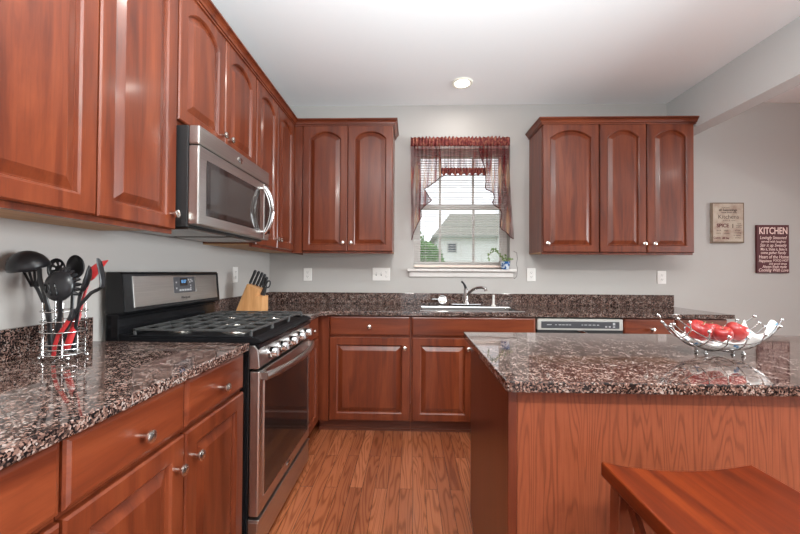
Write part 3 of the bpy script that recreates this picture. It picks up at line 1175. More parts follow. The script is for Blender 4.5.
mb = MB()
mb.box(0.05, 0.36, MY0 + 0.03, -1.50, MZ0 - 0.008, MZ0 - 0.0005)
mb.box(0.05, 0.36, -1.44, MY1 - 0.03, MZ0 - 0.008, MZ0 - 0.0005)
mb.build('grease_filter', M_darksteel, c)

# ---- sink, faucet
c = thing('kitchen_sink', 'stainless steel kitchen sink set into the back countertop under the window', 'sink', (1.78, -0.36, 0.9145))
mb = MB()
o_, i_ = (SX0 - 0.018, SX1 + 0.018, SY0 - 0.014, SY1 + 0.014), (SX0 + 0.02, SX1 - 0.02, SY0 + 0.02, SY1 - 0.075)


def rect(q, z):
    return [mb.v(p) for p in ((q[0], q[2], z), (q[1], q[2], z), (q[1], q[3], z), (q[0], q[3], z))]


i_ = (SX0 + 0.004, SX1 - 0.004, SY0 + 0.004, SY1 - 0.004)
r0 = rect(o_, 0.9143)
r1 = rect(tuple(v_ + d for v_, d in zip(o_, (0.004, -0.004, 0.004, -0.004))), 0.9185)
r2 = rect(i_, 0.917)
r3 = rect(tuple(v_ + d for v_, d in zip(i_, (0.004, -0.004, 0.004, -0.004))), 0.908)
for A, B in ((r0, r1), (r1, r2), (r2, r3)):
    mb.bridge(A, B)
mb.build('rim', M_chrome, c, smooth='auto')
mb = MB()
r3 = rect(tuple(v_ + d for v_, d in zip(i_, (0.004, -0.004, 0.004, -0.004))), 0.908)
r4 = rect(tuple(v_ + d for v_, d in zip(i_, (0.02, -0.02, 0.02, -0.02))), 0.74)
mb.bridge(r3, r4)
mb.face(r4)
mb.build('basin', mat('shaded_basin_steel', (0.16, 0.15, 0.145, 1), 0.4, 1.0), c, bevel=0.003)  # steel colour darkened to stand for the shade inside the basin
c = thing('faucet', 'chrome single lever kitchen faucet behind the sink', 'faucet', (1.79, -0.19, 0.921))
MB().prism([(1.665, -0.215), (1.915, -0.215), (1.925, -0.19), (1.915, -0.165), (1.665, -0.165), (1.655, -0.19)], 'z', 0.9215, 0.936).build('deck_plate', M_chrome, c, bevel=0.004)
MB().lathe([(0.026, 0), (0.024, 0.02), (0.020, 0.03), (0.020, 0.115), (0.017, 0.13), (0.006, 0.138), (0, 0.139)], (1.79, -0.19, 0.9362)).build('faucet_body', M_chrome, c, smooth='auto')
mb = MB()
mb.tube([(1.793, -0.195, 1.005), (1.815, -0.205, 1.035), (1.845, -0.225, 1.062), (1.880, -0.25, 1.078), (1.910, -0.275, 1.081), (1.935, -0.295, 1.074), (1.938, -0.297, 1.050)],
        [0.014, 0.0135, 0.013, 0.012, 0.012, 0.012, 0.012], 12)
mb.build('spout', M_chrome, c, smooth='auto')
mb = MB()
mb.tube([(1.788, -0.19, 1.066), (1.782, -0.192, 1.088), (1.768, -0.198, 1.112), (1.750, -0.205, 1.128)], [0.012, 0.011, 0.0085, 0.009], 10)
mb.build('lever', M_blackm, c, smooth='auto')
c = thing('soap_dispenser', 'slim white soap dispenser pump right of the faucet', 'soap dispenser', (2.025, -0.19, 0.921))
MB().lathe([(0.020, 0), (0.018, 0.006), (0.010, 0.010), (0.009, 0.075)], (2.025, -0.19, 0.9215)).build('neck', M_white, c, smooth='auto')
mb = MB().tube([(2.025, -0.19, 0.997), (2.025, -0.19, 1.006), (2.025, -0.215, 1.008)], [0.011, 0.011, 0.006], 10)
mb.build('pump_nozzle', M_white, c, smooth='auto')
c = thing('sink_strainer', 'round pale ring shaped sink strainer with a short bar, leaning left of the faucet', 'sink strainer', (1.60, -0.06, 0.9145))
mb = MB()
pts = [(1.600 + 0.036 * math.cos(a), -0.055 + 0.012 * math.sin(a), 0.958 + 0.036 * math.sin(a)) for a in [2 * PI * k / 24 for k in range(24)]]
mb.tube(pts, 0.0055, 8, closed=True)
mb.build('ring', M_chrome, c, smooth=True)
MB().lathe([(0.030, 0), (0.030, 0.003), (0.013, 0.006), (0.012, 0.01), (0, 0.011)], (1.600, -0.050, 0.954), (0, -1, 0.25)).build('disc', M_nickel, c, smooth='auto')
MB().tube([(1.566, -0.055, 0.960), (1.53, -0.056, 0.965), (1.505, -0.058, 0.962)], 0.005, 8).build('bar', M_chrome, c, smooth='auto')

# ---- wall plates
def plate(name, label, side, u, zc, w, kinds, group):
    """u = position along the wall"""
    if side == 'back':
        Mx = Matrix.Translation((u, 0, zc))
        loc = (u, 0, zc)
    else:
        Mx = Matrix.Translation((0, u, zc)) @ Matrix.Rotation(PI / 2, 4, 'Z')
        loc = (0, u, zc)
    c = thing(name, label, 'outlet' if 'outlet' in name else 'light switch', loc, group)
    MB(Mx).box(-w / 2, w / 2, -0.006, 0, -0.059, 0.059).build('cover_plate', M_white, c, bevel=0.003)
    n = len(kinds)
    for k, kd in enumerate(kinds):
        xc = (k - (n - 1) / 2) * 0.046
        if kd == 'o':
            for zz in (-0.0195, 0.0195):
                mb = MB(Mx)
                mb.prism([(xc + 0.0165 * math.cos(a), zz + 0.0135 * math.sin(a)) for a in [2 * PI * q / 16 for q in range(16)]], 'y', -0.0085, -0.0058)
                s_ = mb.build('socket', M_white, c)
                mb = MB(Mx)
                mb.box(xc - 0.008, xc - 0.0055, -0.0092, -0.0084, zz - 0.001, zz + 0.008)
                mb.box(xc + 0.0055, xc + 0.008, -0.0092, -0.0084, zz - 0.001, zz + 0.007)
                mb.cyl((xc, -0.0092, zz - 0.007), (xc, -0.0084, zz - 0.007), 0.0026, seg=10)
                mb.build('slots', M_slot, s_)
        else:
            MB(Mx).box(xc - 0.005, xc + 0.005, -0.0066, -0.0058, -0.012, 0.012).build('toggle_slot', M_slot, c)
            MB(Mx).prism([(-0.006, -0.006), (-0.006, 0.008), (-0.016, 0.010), (-0.017, 0.004)], 'x', xc - 0.004, xc + 0.004).build('toggle', M_white, c)


G = 'white wall outlets above the counters'
plate('wall_outlet', 'white outlet on the left wall between the stove and the knife block', 'left', -0.664, 1.178, 0.078, 'o', G)
plate('wall_outlet', 'white outlet on the back wall under the left end of the corner wall cabinet', 'back', 0.360, 1.178, 0.078, 'o', G)
plate('light_switch', 'wide white plate with two switches and an outlet left of the window', 'back', 1.042, 1.184, 0.163, 'sso', None)
plate('wall_outlet', 'white outlet just right of the window sill', 'back', 2.407, 1.188, 0.078, 'o', G)
plate('wall_outlet', 'white outlet below the right end of the right wall cabinets', 'back', 3.568, 1.172, 0.078, 'o', G)

# ---- recessed light in view
c = thing('recessed_downlight', 'lit round recessed ceiling light near the back wall', 'ceiling light', (1.722, -0.40, CZ))
mb = MB().lathe([(0.058, 0.0), (0.060, 0.010), (0.078, 0.012), (0.084, 0.006), (0.084, 0.0)], (1.722, -0.40, CZ - 0.0005), (0, 0, -1), 32, cap=False)
mb.build('trim_ring', M_lamptrim, c, smooth='auto')
MB().lathe([(0.057, 0.0), (0.050, 0.006), (0, 0.008)], (1.722, -0.40, CZ - 0.0006), (0, 0, -1), 32).build('lens', M_lamp, c, smooth='auto')

# ---- window blind
BX0, BX1 = 1.345, 2.205
c = thing('window_blind', 'white horizontal slat blind with open slats hanging in the window', 'window blind', (1.775, 0.04, WZ1))
MB().box(BX0, BX1, 0.015, 0.055, WZ1 - 0.038, WZ1 - 0.001).build('headrail', M_trim, c, bevel=0.003)
mb = MB()
z = 1.295
while z < WZ1 - 0.045:
    mb.grid([[(x_, 0.023, z - 0.0012), (x_, 0.029, z + 0.0004), (x_, 0.0355, z + 0.001), (x_, 0.042, z + 0.0004), (x_, 0.048, z - 0.0008)] for x_ in (BX0, BX1)])
    z += 0.0225
mb.build('slats', M_trim, c, solid=0.0012)
MB().box(BX0, BX1, 0.02, 0.05, 1.252, 1.274).build('bottom_rail', mat('blind_rail', s2l(222, 204, 192), 0.45), c, bevel=0.003)
mb = MB()
for xx in (1.45, 1.775, 2.10):
    mb.cyl((xx, 0.0355, 1.27), (xx, 0.0355, WZ1 - 0.04), 0.0012, seg=6)
mb.build('ladder_cords', M_trim, c)
mb = MB()
mb.tube([(2.232, -0.055, 1.40), (2.262, -0.055, 1.385), (2.268, -0.055, 1.33), (2.258, -0.055, 1.28), (2.27, -0.055, 1.25), (2.262, -0.055, 1.17), (2.238, -0.045, 1.15)], 0.0022, 6)
mb.build('pull_cord', M_slot, c, smooth=True)

# ---- valance
CY = -0.055
c = thing('valance_curtain', 'dark red and cream plaid sheer valance curtain with zigzag tails over the window', 'curtain', (1.76, CY, 2.40))
MB().cyl((1.315, CY + 0.012, 2.378), (2.195, CY + 0.012, 2.378), 0.007).build('curtain_rod', M_blackm, c)


def wav(x, amp=0.012):
    return amp * math.sin(x * 95) + 0.5 * amp * math.sin(x * 171 + 1.0)


mb = MB()
rows = []
for z, amp, jz in ((2.425, 0.020, 0.008), (2.412, 0.016, 0.004), (2.396, 0.010, 0), (2.380, 0.016, 0), (2.362, 0.020, 0), (2.345, 0.014, 0.003)):
    rows.append([(1.306 + 0.892 * k / 180, CY - 0.010 + amp * 0.6 * math.sin(k * 1.05 + 0.6 * math.sin(k * 0.23)), z + jz * math.sin(k * 0.9 + 1.3)) for k in range(181)])
mb.grid(rows)
mb.build('ruffled_header', M_ruffle, c, smooth=True, solid=0.001)


def P_(px, py, y=CY):
    return at(px, py, y)


# centre swag: hangs to about half a handspan, lower hem ruffled
mb = MB()
rows = []
NZ = 14
for j in range(NZ + 1):
    f = j / NZ
    row = []
    for k in range(121):
        x = 1.535 + 0.475 * k / 120
        zb = 2.105 + 0.010 * math.sin(k * 0.42)
        z = 2.352 + (zb - 2.352) * f
        row.append((x, CY + wav(x, 0.010) * (0.7 + 0.6 * f) + 0.004, z))
    rows.append(row)
mb.grid(rows)
mb.build('center_swag', M_sheer2, c, smooth=True)
mb = MB()
rows = []
for j in range(5):
    f = j / 4
    rows.append([(1.575 + 0.415 * k / 120, CY - 0.006 + 0.012 * math.sin(k * 0.8), 2.150 - 0.062 * f + 0.012 * math.sin(k * 0.42 + 1.0) * f) for k in range(121)])
mb.grid(rows)
mb.build('hem_ruffle', M_ruffle, c, smooth=True)
LEFT_IN = [(150, 440), (160, 440.5), (170, 441), (177, 441), (183, 434), (189.5, 424), (195, 428), (200.7, 431.5), (205, 426), (209.6, 421), (216.7, 421.4), (226, 416.6), (233, 413.5), (240, 411.6)]
RIGHT_IN = [(150, 479), (160, 482), (168, 484), (176, 485.5), (182, 486), (188, 484.7), (194, 494), (198, 494.5), (203, 491.7), (208, 498), (213, 502), (220, 500.5), (227, 499.5), (231, 504), (235, 508.5), (239, 512.7)]
for (lst, edge0, edge1, nm) in ((LEFT_IN, 410.5, 411.3, 'left_tail'), (RIGHT_IN, 508.8, 513.2, 'right_tail')):
    mb = MB()
    rows, hem = [], []
    ys = [q[0] for q in lst]
    yy = ys[0] - 6
    fine = []
    while yy < ys[-1]:
        fine.append(yy)
        yy += 1.5
    fine += ys
    for yv in sorted(set(fine)):
        if yv <= ys[0]:
            xi = lst[0][1]
        else:
            for (ya, xa), (yb, xb) in zip(lst, lst[1:]):
                if ya <= yv <= yb:
                    xi = xa + (xb - xa) * (yv - ya) / (yb - ya)
                    break
        e = edge0 + (edge1 - edge0) * (yv - 150) / 90
        row = []
        for k in range(25):
            px = e + (xi - e) * k / 24
            p = P_(px, yv)
            row.append((p.x, CY - 0.008 + wav(p.x, 0.012), p.z))
        rows.append(row)
        if yv >= 150:
            hem.append(row[-1])
    mb.grid(rows)
    tl_ = mb.build(nm, M_sheer, c, smooth=True)
    MB().tube(hem, 0.0045, 6).build('edging', M_trimcord, tl_, smooth=True)
mb = MB()
mb.tube([P_(441, 177), P_(448, 174.5), P_(456, 176), P_(464, 173.5), P_(472, 175), P_(480, 174), P_(485.5, 175.5)], 0.0035, 6)
mb.build('center_edging', M_trimcord, c, smooth=True)

# ---- potted cutting on the sill
pc = at(503.5, 265, -0.02)
c = thing('potted_plant', 'small leafy plant in a blue and white pot on the window sill', 'plant', (2.165, -0.030, 1.2365))
MB().lathe([(0.033, 0.0), (0.036, 0.004), (0.044, 0.060), (0.047, 0.070), (0.043, 0.071), (0.039, 0.058), (0, 0.058)], (2.165, -0.030, 1.2365)).build('pot', M_pot, c, smooth='auto')
mb, lf = MB(), MB()
for (pts) in ([(0, 0, 0.055), (-0.02, 0.0, 0.10), (-0.06, -0.01, 0.15), (-0.11, -0.01, 0.165), (-0.15, -0.01, 0.12), (-0.145, -0.01, 0.07)],
              [(0, 0, 0.055), (-0.03, 0.01, 0.11), (-0.07, 0.01, 0.17), (-0.10, 0.01, 0.19), (-0.13, 0.01, 0.17)],
              [(0, 0, 0.055), (0.03, 0, 0.085), (0.055, -0.01, 0.095)], [(0, 0, 0.055), (0.01, -0.01, 0.10), (0.0, -0.01, 0.125)]):
    q = [Vector((2.165, -0.030, 1.2365)) + Vector(p) for p in pts]
    mb.tube(q, 0.0018, 6)
    for i in range(1, len(q)):
        for s_ in range(4):
            p = q[i - 1].lerp(q[i], 0.3 + 0.7 * s_ / 3)
            d = Vector((random.uniform(-1, 1), random.uniform(-0.6, 0.3), random.uniform(-0.6, 0.9))).normalized()
            sd = d.cross(Vector((0, 1, 0.3))).normalized()
            L, W = random.uniform(0.016, 0.026), random.uniform(0.006, 0.010)
            a = [p, p + d * L * 0.4 + sd * W, p + d * L, p + d * L * 0.4 - sd * W]
            m_ = p + d * L * 0.5 + Vector((0, -0.003, 0))
            vs = [lf.v(x_) for x_ in a]
            vm = lf.v(m_)
            for k in range(4):
                lf.face([vs[k], vs[(k + 1) % 4], vm])
mb.build('stems', M_stem, c, smooth=True)
lf.build('leaves', M_leaf, c, solid=0.0008)

# ---- signs
M_sgn1 = mat('aged_paper_print', s2l(176, 158, 142), 0.7)
t = NT(M_sgn1)
n = t.noise(t.coord((1, 1, 1), rand=False), 14, 4)
r = t.ramp(n.outputs[0], [(0.3, s2l(150, 122, 108)), (0.55, s2l(176, 160, 144)), (0.8, s2l(190, 176, 160))])
t.link(r.outputs[0], t.p.inputs['Base Color'])
M_sgn1e = mat('sign_edge_brown', s2l(104, 84, 66), 0.7)
M_sgn2 = mat('dark_red_board', s2l(78, 18, 24), 0.6)
M_sgn2e = mat('board_edge', s2l(46, 14, 16), 0.6)
M_pinkprint = mat('pink_white_print', s2l(226, 196, 188), 0.7)
M_brownprint = mat('brown_print', s2l(70, 52, 44), 0.7)
M_redprint = mat('red_print', s2l(86, 22, 24), 0.7)

x0, x1, z0, z1 = 3.993, 4.272, 1.483, 1.842
c = thing('wall_sign', 'beige canvas sign printed with the word SPICE, nearer the cabinets', 'sign', ((x0 + x1) / 2, 0, z0))
MB().box(x0, x1, -0.024, -0.001, z0, z1).build('canvas', M_sgn1, c, bevel=0.002)
mb = MB()
for (a, b, d, e) in ((x0, x1, z1 - 0.008, z1), (x0, x1, z0, z0 + 0.012), (x0, x0 + 0.010, z0 + 0.012, z1 - 0.008), (x1 - 0.007, x1, z0 + 0.012, z1 - 0.008)):
    mb.box(a, b, -0.0248, -0.0242, d, e)
mb.build('worn_border', M_sgn1e, c)
xm = (x0 + x1) / 2
for s_, xx, zz, sz, m_, of, sx_ in (('of the home', xm - 0.02, 1.797, 0.014, M_brownprint, 0, 1), ('all Seasonings', xm, 1.776, 0.026, M_brownprint, 0.0008, 1.1), ('made fresh daily', xm + 0.01, 1.755, 0.017, M_brownprint, 0.0003, 1.2),
                               ('Kitchens', xm + 0.005, 1.715, 0.052, M_brownprint, 0, 1), ('gather & share', xm + 0.01, 1.684, 0.014, M_brownprint, 0, 1.3), ('SPICE', xm - 0.045, 1.636, 0.046, M_redprint, 0.0014, 0.95),
                               ('I', xm + 0.042, 1.632, 0.05, M_brownprint, 0.001, 1), ('salt', xm + 0.098, 1.655, 0.015, M_brownprint, 0, 1.6), ('pepper', xm + 0.095, 1.640, 0.015, M_brownprint, 0, 1.3), ('thyme', xm + 0.095, 1.624, 0.015, M_brownprint, 0, 1.3),
                               ('basil', xm - 0.08, 1.594, 0.02, M_brownprint, 0, 1.1), ('sage', xm - 0.015, 1.594, 0.02, M_brownprint, 0, 1.1), ('ginger', xm + 0.085, 1.596, 0.018, M_brownprint, 0, 1.1),
                               ('mint', xm - 0.08, 1.570, 0.02, M_brownprint, 0, 1.1), ('clove', xm - 0.01, 1.568, 0.02, M_brownprint, 0, 1.1), ('nutmeg', xm + 0.085, 1.574, 0.018, M_brownprint, 0, 1.1),
                               ('oregano', xm + 0.08, 1.552, 0.018, M_brownprint, 0, 1.1), ('Cumin', xm - 0.095, 1.528, 0.026, M_redprint, 0.0004, 0.9), ('dill bay', xm - 0.02, 1.526, 0.022, M_redprint, 0.0008, 1.0), ('parsley', xm + 0.085, 1.530, 0.016, M_brownprint, 0, 1.1)):
    text('lettering', s_, sz, m_, c, (xx, -0.0246, zz), ROT_BACK, 0.0002, off=of, sx=sx_)
x0, x1, z0, z1 = 4.387, 4.664, 1.218, 1.645
xm = (x0 + x1) / 2
c = thing('wall_sign', 'dark red sign headed KITCHEN in pale letters, farther right and lower', 'sign', (xm, 0, z0))
MB().box(x0, x1, -0.020, -0.001, z0, z1).build('board', M_sgn2, c, bevel=0.002)
text('heading', 'KITCHEN', 0.083, M_pinkprint, c, (xm + 0.002, -0.0206, 1.590), ROT_BACK, 0.0003, off=0.0016, sx=0.71)
for s_, xx, zz, sz, sh, sx_ in (('Lovingly Seasoned', xm, 1.531, 0.040, 0.25, 0.78), ('served with laughter', xm + 0.005, 1.497, 0.030, 0.0, 0.86), ('Stir it up Sweetly', xm, 1.463, 0.040, 0.25, 0.82),
                               ('Mix it, Shake it, Bake it', xm + 0.005, 1.428, 0.034, 0.0, 0.72), ('come gather Family', xm, 1.397, 0.036, 0.25, 0.76), ('Heart of the Home', xm + 0.004, 1.360, 0.042, 0.1, 0.78),
                               ('Happiness', xm - 0.07, 1.325, 0.036, 0.2, 0.75), ('FOOD HOT', xm + 0.066, 1.328, 0.028, 0.0, 0.9), ('and good times', xm + 0.04, 1.300, 0.026, 0.0, 0.95), ('Always fresh made', xm + 0.01, 1.273, 0.036, 0.2, 0.76),
                               ('Cooking With Love', xm, 1.243, 0.040, 0.3, 0.80)):
    text('lettering', s_, sz, M_pinkprint, c, (xx, -0.0204, zz), ROT_BACK, 0.0002, shear=sh, sx=sx_, off=0.0003)

# ---- knife block with knives
KY0, KY1 = -0.855, -0.745
k0 = at(239.3, 309.8, -0.80)
kx = k0.x
c = thing('knife_block', 'light wooden slanted knife block in the back left corner of the counter', 'knife block', (kx + 0.09, -0.80, 0.9145))
prof = [(0, 0.014), (0.185, 0.014), (0.185, 0.118), (0.142, 0.122), (0.155, 0.165), (0.077, 0.204)]
MB().prism([(kx + a, 0.9145 + b) for a, b in prof], 'y', KY0, KY1).build('block', M_block, c, bevel=0.003)
MB().prism([(kx + 0.004, 0.9145), (kx + 0.181, 0.9145), (kx + 0.185, 0.928), (kx + 0.001, 0.928)], 'y', KY0 + 0.002, KY1 - 0.002).build('base', M_block, c)
dirk = Vector((0.40, 0, 0.916)).normalized()
GK = 'black handled knives in the knife block'
kn = [(0.088, 0.199, -0.835, 0.105, 'first knife'), (0.104, 0.191, -0.815, 0.105, 'second'), (0.120, 0.183, -0.795, 0.105, 'third'), (0.134, 0.176, -0.775, 0.10, 'fourth')]
labs = ['black handled knife nearest the left end of the knife block', 'black handled knife second from the left in the knife block',
        'black handled knife third from the left in the knife block', 'black handled knife fourth from the left in the knife block',
        'black handled knife standing rightmost in the upper row of the knife block']
kn.append((0.148, 0.169, -0.76, 0.085, ''))
for (dx, dz, yy, L, _), lab in zip(kn, labs):
    p = Vector((kx + dx, yy, 0.9145 + dz + 0.0035))
    c = thing('kitchen_knife', lab, 'knife', p, GK)
    mb = MB()
    mb.tube([p + dirk * 0.004, p + dirk * 0.02, p + dirk * L * 0.6, p + dirk * L * 0.9, p + dirk * L], [0.0085, 0.0100, 0.0090, 0.0110, 0.007], 10, flat=(1.0, 0.85))
    mb.build('handle', M_blackm, c, smooth='auto')
    mb = MB()
    mb.cyl(p + dirk * 0.0005, p + dirk * 0.0045, 0.0075)
    mb.build('bolster', M_chrome, c, smooth='auto')
p = Vector((kx + 0.166, -0.80, 0.9145 + 0.1205))
c = thing('kitchen_shears', 'black handled kitchen shears in the lower step of the knife block', 'shears', p)
d2 = Vector((0.30, 0, 0.954)).normalized()
n2_ = Vector((0.954, 0, -0.30))
mb = MB().tube([p + d2 * 0.002, p + d2 * 0.03, p + d2 * 0.065], [0.017, 0.016, 0.012], 12, flat=(1, 0.55))
mb.build('shank', M_blackm, c, smooth='auto')
for s_, L in ((-1, 0.062), (1, 0.050)):
    cc = p + d2 * (0.065 + L * 0.45) + n2_ * 0.014 * s_
    pts = [cc + d2 * (L * 0.5) * math.cos(a) + n2_ * 0.013 * math.sin(a) for a in [2 * PI * k / 20 for k in range(20)]]
    MB().tube(pts, 0.005, 8, closed=True).build('finger_loop', M_blackm, c, smooth=True)

# ---- utensil caddy
UX, UY = 0.164, -2.165
c = thing('utensil_caddy', 'oval chrome wire caddy holding cooking utensils on the left counter', 'utensil holder', (UX, UY, 0.9145))
RXU, RYU = 0.062, 0.055
mb = MB()
for z in (0.932, 0.950, 0.966, 1.005, 1.040, 1.072):
    pts = [(UX + RXU * math.cos(a), UY + RYU * math.sin(a), z) for a in [2 * PI * k / 36 for k in range(36)]]
    mb.tube(pts, 0.0022, 8, closed=True)
mb.build('hoops', M_chrome, c, smooth=True)
mb = MB()
for a in (0.45, 1.6, 2.7, 3.6, 4.3, 5.35):
    x_, y_ = UX + (RXU - 0.004) * math.cos(a), UY + (RYU - 0.004) * math.sin(a)
    mb.tube([(x_, y_, 0.926), (x_, y_, 1.100)], 0.0022, 8)
for k in range(5):
    yy = UY - 0.04 + 0.02 * k
    hw = RXU * math.sqrt(max(0.05, 1 - ((yy - UY) / RYU) ** 2))
    mb.tube([(UX - hw, yy, 0.930), (UX + hw, yy, 0.930)], 0.002, 6)
mb.build('uprights', M_chrome, c, smooth='auto')
for a in (0.6, 2.5, 3.75, 5.6):
    MB().ball((UX + RXU * math.cos(a), UY + RYU * math.sin(a), 0.9215), 0.007).build('foot', M_chrome, c, smooth=True)

GU = 'cooking utensils standing in the wire caddy'


def uten(name, label, cat='utensil'):
    return lambda p: thing(name, label, cat, p, GU)


def handle(c, pts, r=0.006, m=None, flat=(1.0, 0.6), nm='handle'):
    pts = [Vector(p) for p in pts]
    rr = [r] * len(pts)
    return MB().tube(pts, rr, 10, flat=flat).build(nm, m or M_nylon, c, smooth='auto')


def bowl(c, ctr, axis_long, normal, a, b, depth, nm='bowl', m=None, slots=None):
    """spoon bowl: shell with its long axis, opening facing normal"""
    L = Vector(axis_long).normalized()
    N = Vector(normal)
    N = (N - L * N.dot(L)).normalized()
    W = L.cross(N)
    mb = MB()
    rings = []
    for i in range(9):
        th = (PI / 2) * i / 8
        rr, dd = math.cos(th), -math.sin(th)
        if i == 8:
            rings.append([mb.v(Vector(ctr) + N * depth * dd)])
        else:
            rings.append([mb.v(Vector(ctr) + L * a * rr * math.cos(p) + W * b * rr * math.sin(p) + N * depth * dd) for p in [2 * PI * k / 28 for k in range(28)]])
    for i, (A, B) in enumerate(zip(rings, rings[1:])):
        for k in range(28):
            if len(B) == 1:
                mb.face([A[k], A[(k + 1) % 28], B[0]])
            elif not (slots and slots(i, k)):
                mb.face([A[k], A[(k + 1) % 28], B[(k + 1) % 28], B[k]])
    return mb.build(nm, m or M_nylon, c, smooth=True, solid=0.003)


BASE = lambda x, y: (UX + x, UY + y, 0.936)
# big ladle, bowl turned downwards
Y_ = -2.19
b0 = BASE(-0.035, -0.010)
c = thing('soup_ladle', 'large black ladle with its rounded bowl turned up, leftmost in the caddy', 'ladle', b0, GU)
handle(c, [b0, at(49, 312, Y_ + 0.01), at(44, 292, Y_), at(40, 279, Y_), at(39, 266, Y_ - 0.01)], 0.0075)
bowl(c, at(29.5, 268, Y_), (1, 0.1, 0.10), (0.15, 0.35, -1), 0.055, 0.050, 0.056)
# slotted turner below the ladle
b0 = BASE(-0.045, 0.012)
c = thing('slotted_turner', 'black slotted turner just below the ladle bowl at the left of the caddy', 'turner', b0, GU)
Y_ = -2.145
handle(c, [b0, at(46, 308, Y_), at(38, 290, Y_), at(34, 284, Y_)], 0.006)
mb = MB()
for k in range(4):
    q0, q1 = at(24 + 5.2 * k, 272 - 0.5 * k, Y_), at(31.5 + 2.0 * k, 286, Y_)
    mb.tube([q0, q1], 0.0048, 8, flat=(1, 0.5))
mb.tube([at(23.5, 272, Y_), at(41, 270, Y_)], 0.005, 8, flat=(1, 0.6))
mb.tube([at(31, 286, Y_), at(38, 286, Y_)], 0.005, 8, flat=(1, 0.6))
mb.build('blade', M_nylon, c, smooth='auto')
# slotted spoon behind
b0 = BASE(-0.010, 0.030)
c = thing('slotted_spoon', 'black slotted spoon behind the toothed pasta server', 'spoon', b0, GU)
Y_ = -2.12
handle(c, [b0, at(58, 310, Y_), at(57, 285, Y_), at(56.5, 278, Y_)], 0.006)
bowl(c, at(56, 269, Y_), (0.1, 0, 1), (0.15, -1, 0), 0.036, 0.028, 0.012, slots=lambda i, k: i in (4, 5) and k % 4 in (0, 1))
# pasta server with teeth
b0 = BASE(-0.005, -0.030)
c = thing('pasta_server', 'black toothed pasta server with oval holes facing the room', 'pasta server', b0, GU)
Y_ = -2.225
handle(c, [b0, at(60, 315, Y_ + 0.015), at(60, 304, Y_ + 0.01), at(60, 298, Y_)], 0.0075)
bw = bowl(c, at(60, 286, Y_ + 0.012), (0.1, 0.1, 1), (0.0, 1, 0.15), 0.048, 0.046, 0.022, nm='server_bowl')
mb = MB()
ctr = at(60, 286, Y_ + 0.012)
for k in range(8):
    a = -0.5 + k * 0.30
    p0 = ctr + Vector((math.cos(a) * 0.044, 0.004, math.sin(a) * 0.046))
    mb.tube([p0 - Vector((math.cos(a) * 0.006, 0, math.sin(a) * 0.006)), p0 + Vector((math.cos(a) * 0.007, 0.004, math.sin(a) * 0.007)), p0 + Vector((math.cos(a) * 0.011, 0.012, math.sin(a) * 0.011))], [0.0075, 0.0065, 0.004], 8)
mb.build('teeth', M_nylon, c, smooth='auto')
mb = MB()
R_ = Matrix.Rotation(-0.25, 3, 'Y')
for dx, dz, L in ((-0.026, -0.008, 0.015), (-0.010, -0.010, 0.021), (0.009, -0.010, 0.021)):
    mb.ball(ctr + Vector((dx, -0.0240 + abs(dx) * 0.12, dz)), 1.0, 12, (0.0042, 0.0045, L), R_)
mb.build('drain_holes', M_black, c, smooth=True)
# solid spoon, back
b0 = BASE(0.020, 0.020)
c = thing('serving_spoon', 'black round solid spoon standing highest near the middle of the caddy', 'spoon', b0, GU)
Y_ = -2.13
handle(c, [b0, at(72, 310, Y_), at(73, 285, Y_), at(73.5, 276, Y_)], 0.006)
bowl(c, at(74.5, 267, Y_), (0.05, 0, 1), (-0.2, -1, 0.1), 0.040, 0.038, 0.016)
# narrow spoon, turned sideways
b0 = BASE(0.030, 0.0)
c = thing('cooking_spoon', 'narrow black spoon turned sideways beside the red spatula', 'spoon', b0, GU)
Y_ = -2.188
handle(c, [b0, at(77, 318, Y_), at(79.5, 298, Y_), at(81, 292, Y_)], 0.006)
bowl(c, at(84, 279, Y_), (0.32, 0, 1), (-0.75, -0.7, 0.1), 0.046, 0.032, 0.016)
# red spatula
b0 = BASE(0.012, -0.012)
c = thing('silicone_spatula', 'red spatula with a wide pointed head at the right of the caddy', 'spatula', b0, GU)
Y_ = -2.135
handle(c, [at(66.5, 349, Y_ - 0.05), at(72, 333, Y_ - 0.05), at(78.5, 314, Y_ - 0.03)], 0.011, M_red, (1.0, 0.6))
mb = MB()
mb.tube([at(78.5, 315, Y_ - 0.03), at(84, 296, Y_ - 0.01), at(88.5, 281, Y_)], [0.008, 0.005, 0.006], 10, flat=(1, 0.6))
mb.build('neck', M_red, c, smooth='auto')
mb = MB()
A = [at(x_, y_, Y_) for x_, y_ in ((87, 283), (94, 279), (101, 270), (108.5, 260), (99, 261.5), (92, 266.5), (89, 274))]
va = [mb.v(p + Vector((0, -0.003, 0))) for p in A]
vb = [mb.v(p + Vector((0, 0.003, 0))) for p in A]
mb.face(va)
mb.face(vb[::-1])
mb.bridge(va, vb)
mb.build('head', M_red, c, bevel=0.002)
# second red handle
b0 = BASE(-0.02, -0.04)
c = thing('silicone_brush', 'red curved handle standing inside the front of the caddy', 'utensil', b0, GU)
Y_ = -2.205
handle(c, [at(53.5, 357, Y_), at(54.5, 347, Y_), at(58, 336, Y_), at(64, 328, Y_), at(69, 320, Y_)], 0.0068, M_red)
MB().tube([at(69, 320, Y_), at(72, 315, Y_), at(73, 309, Y_)], [0.0065, 0.008, 0.006], 10).build('head', M_nylon, c, smooth='auto')
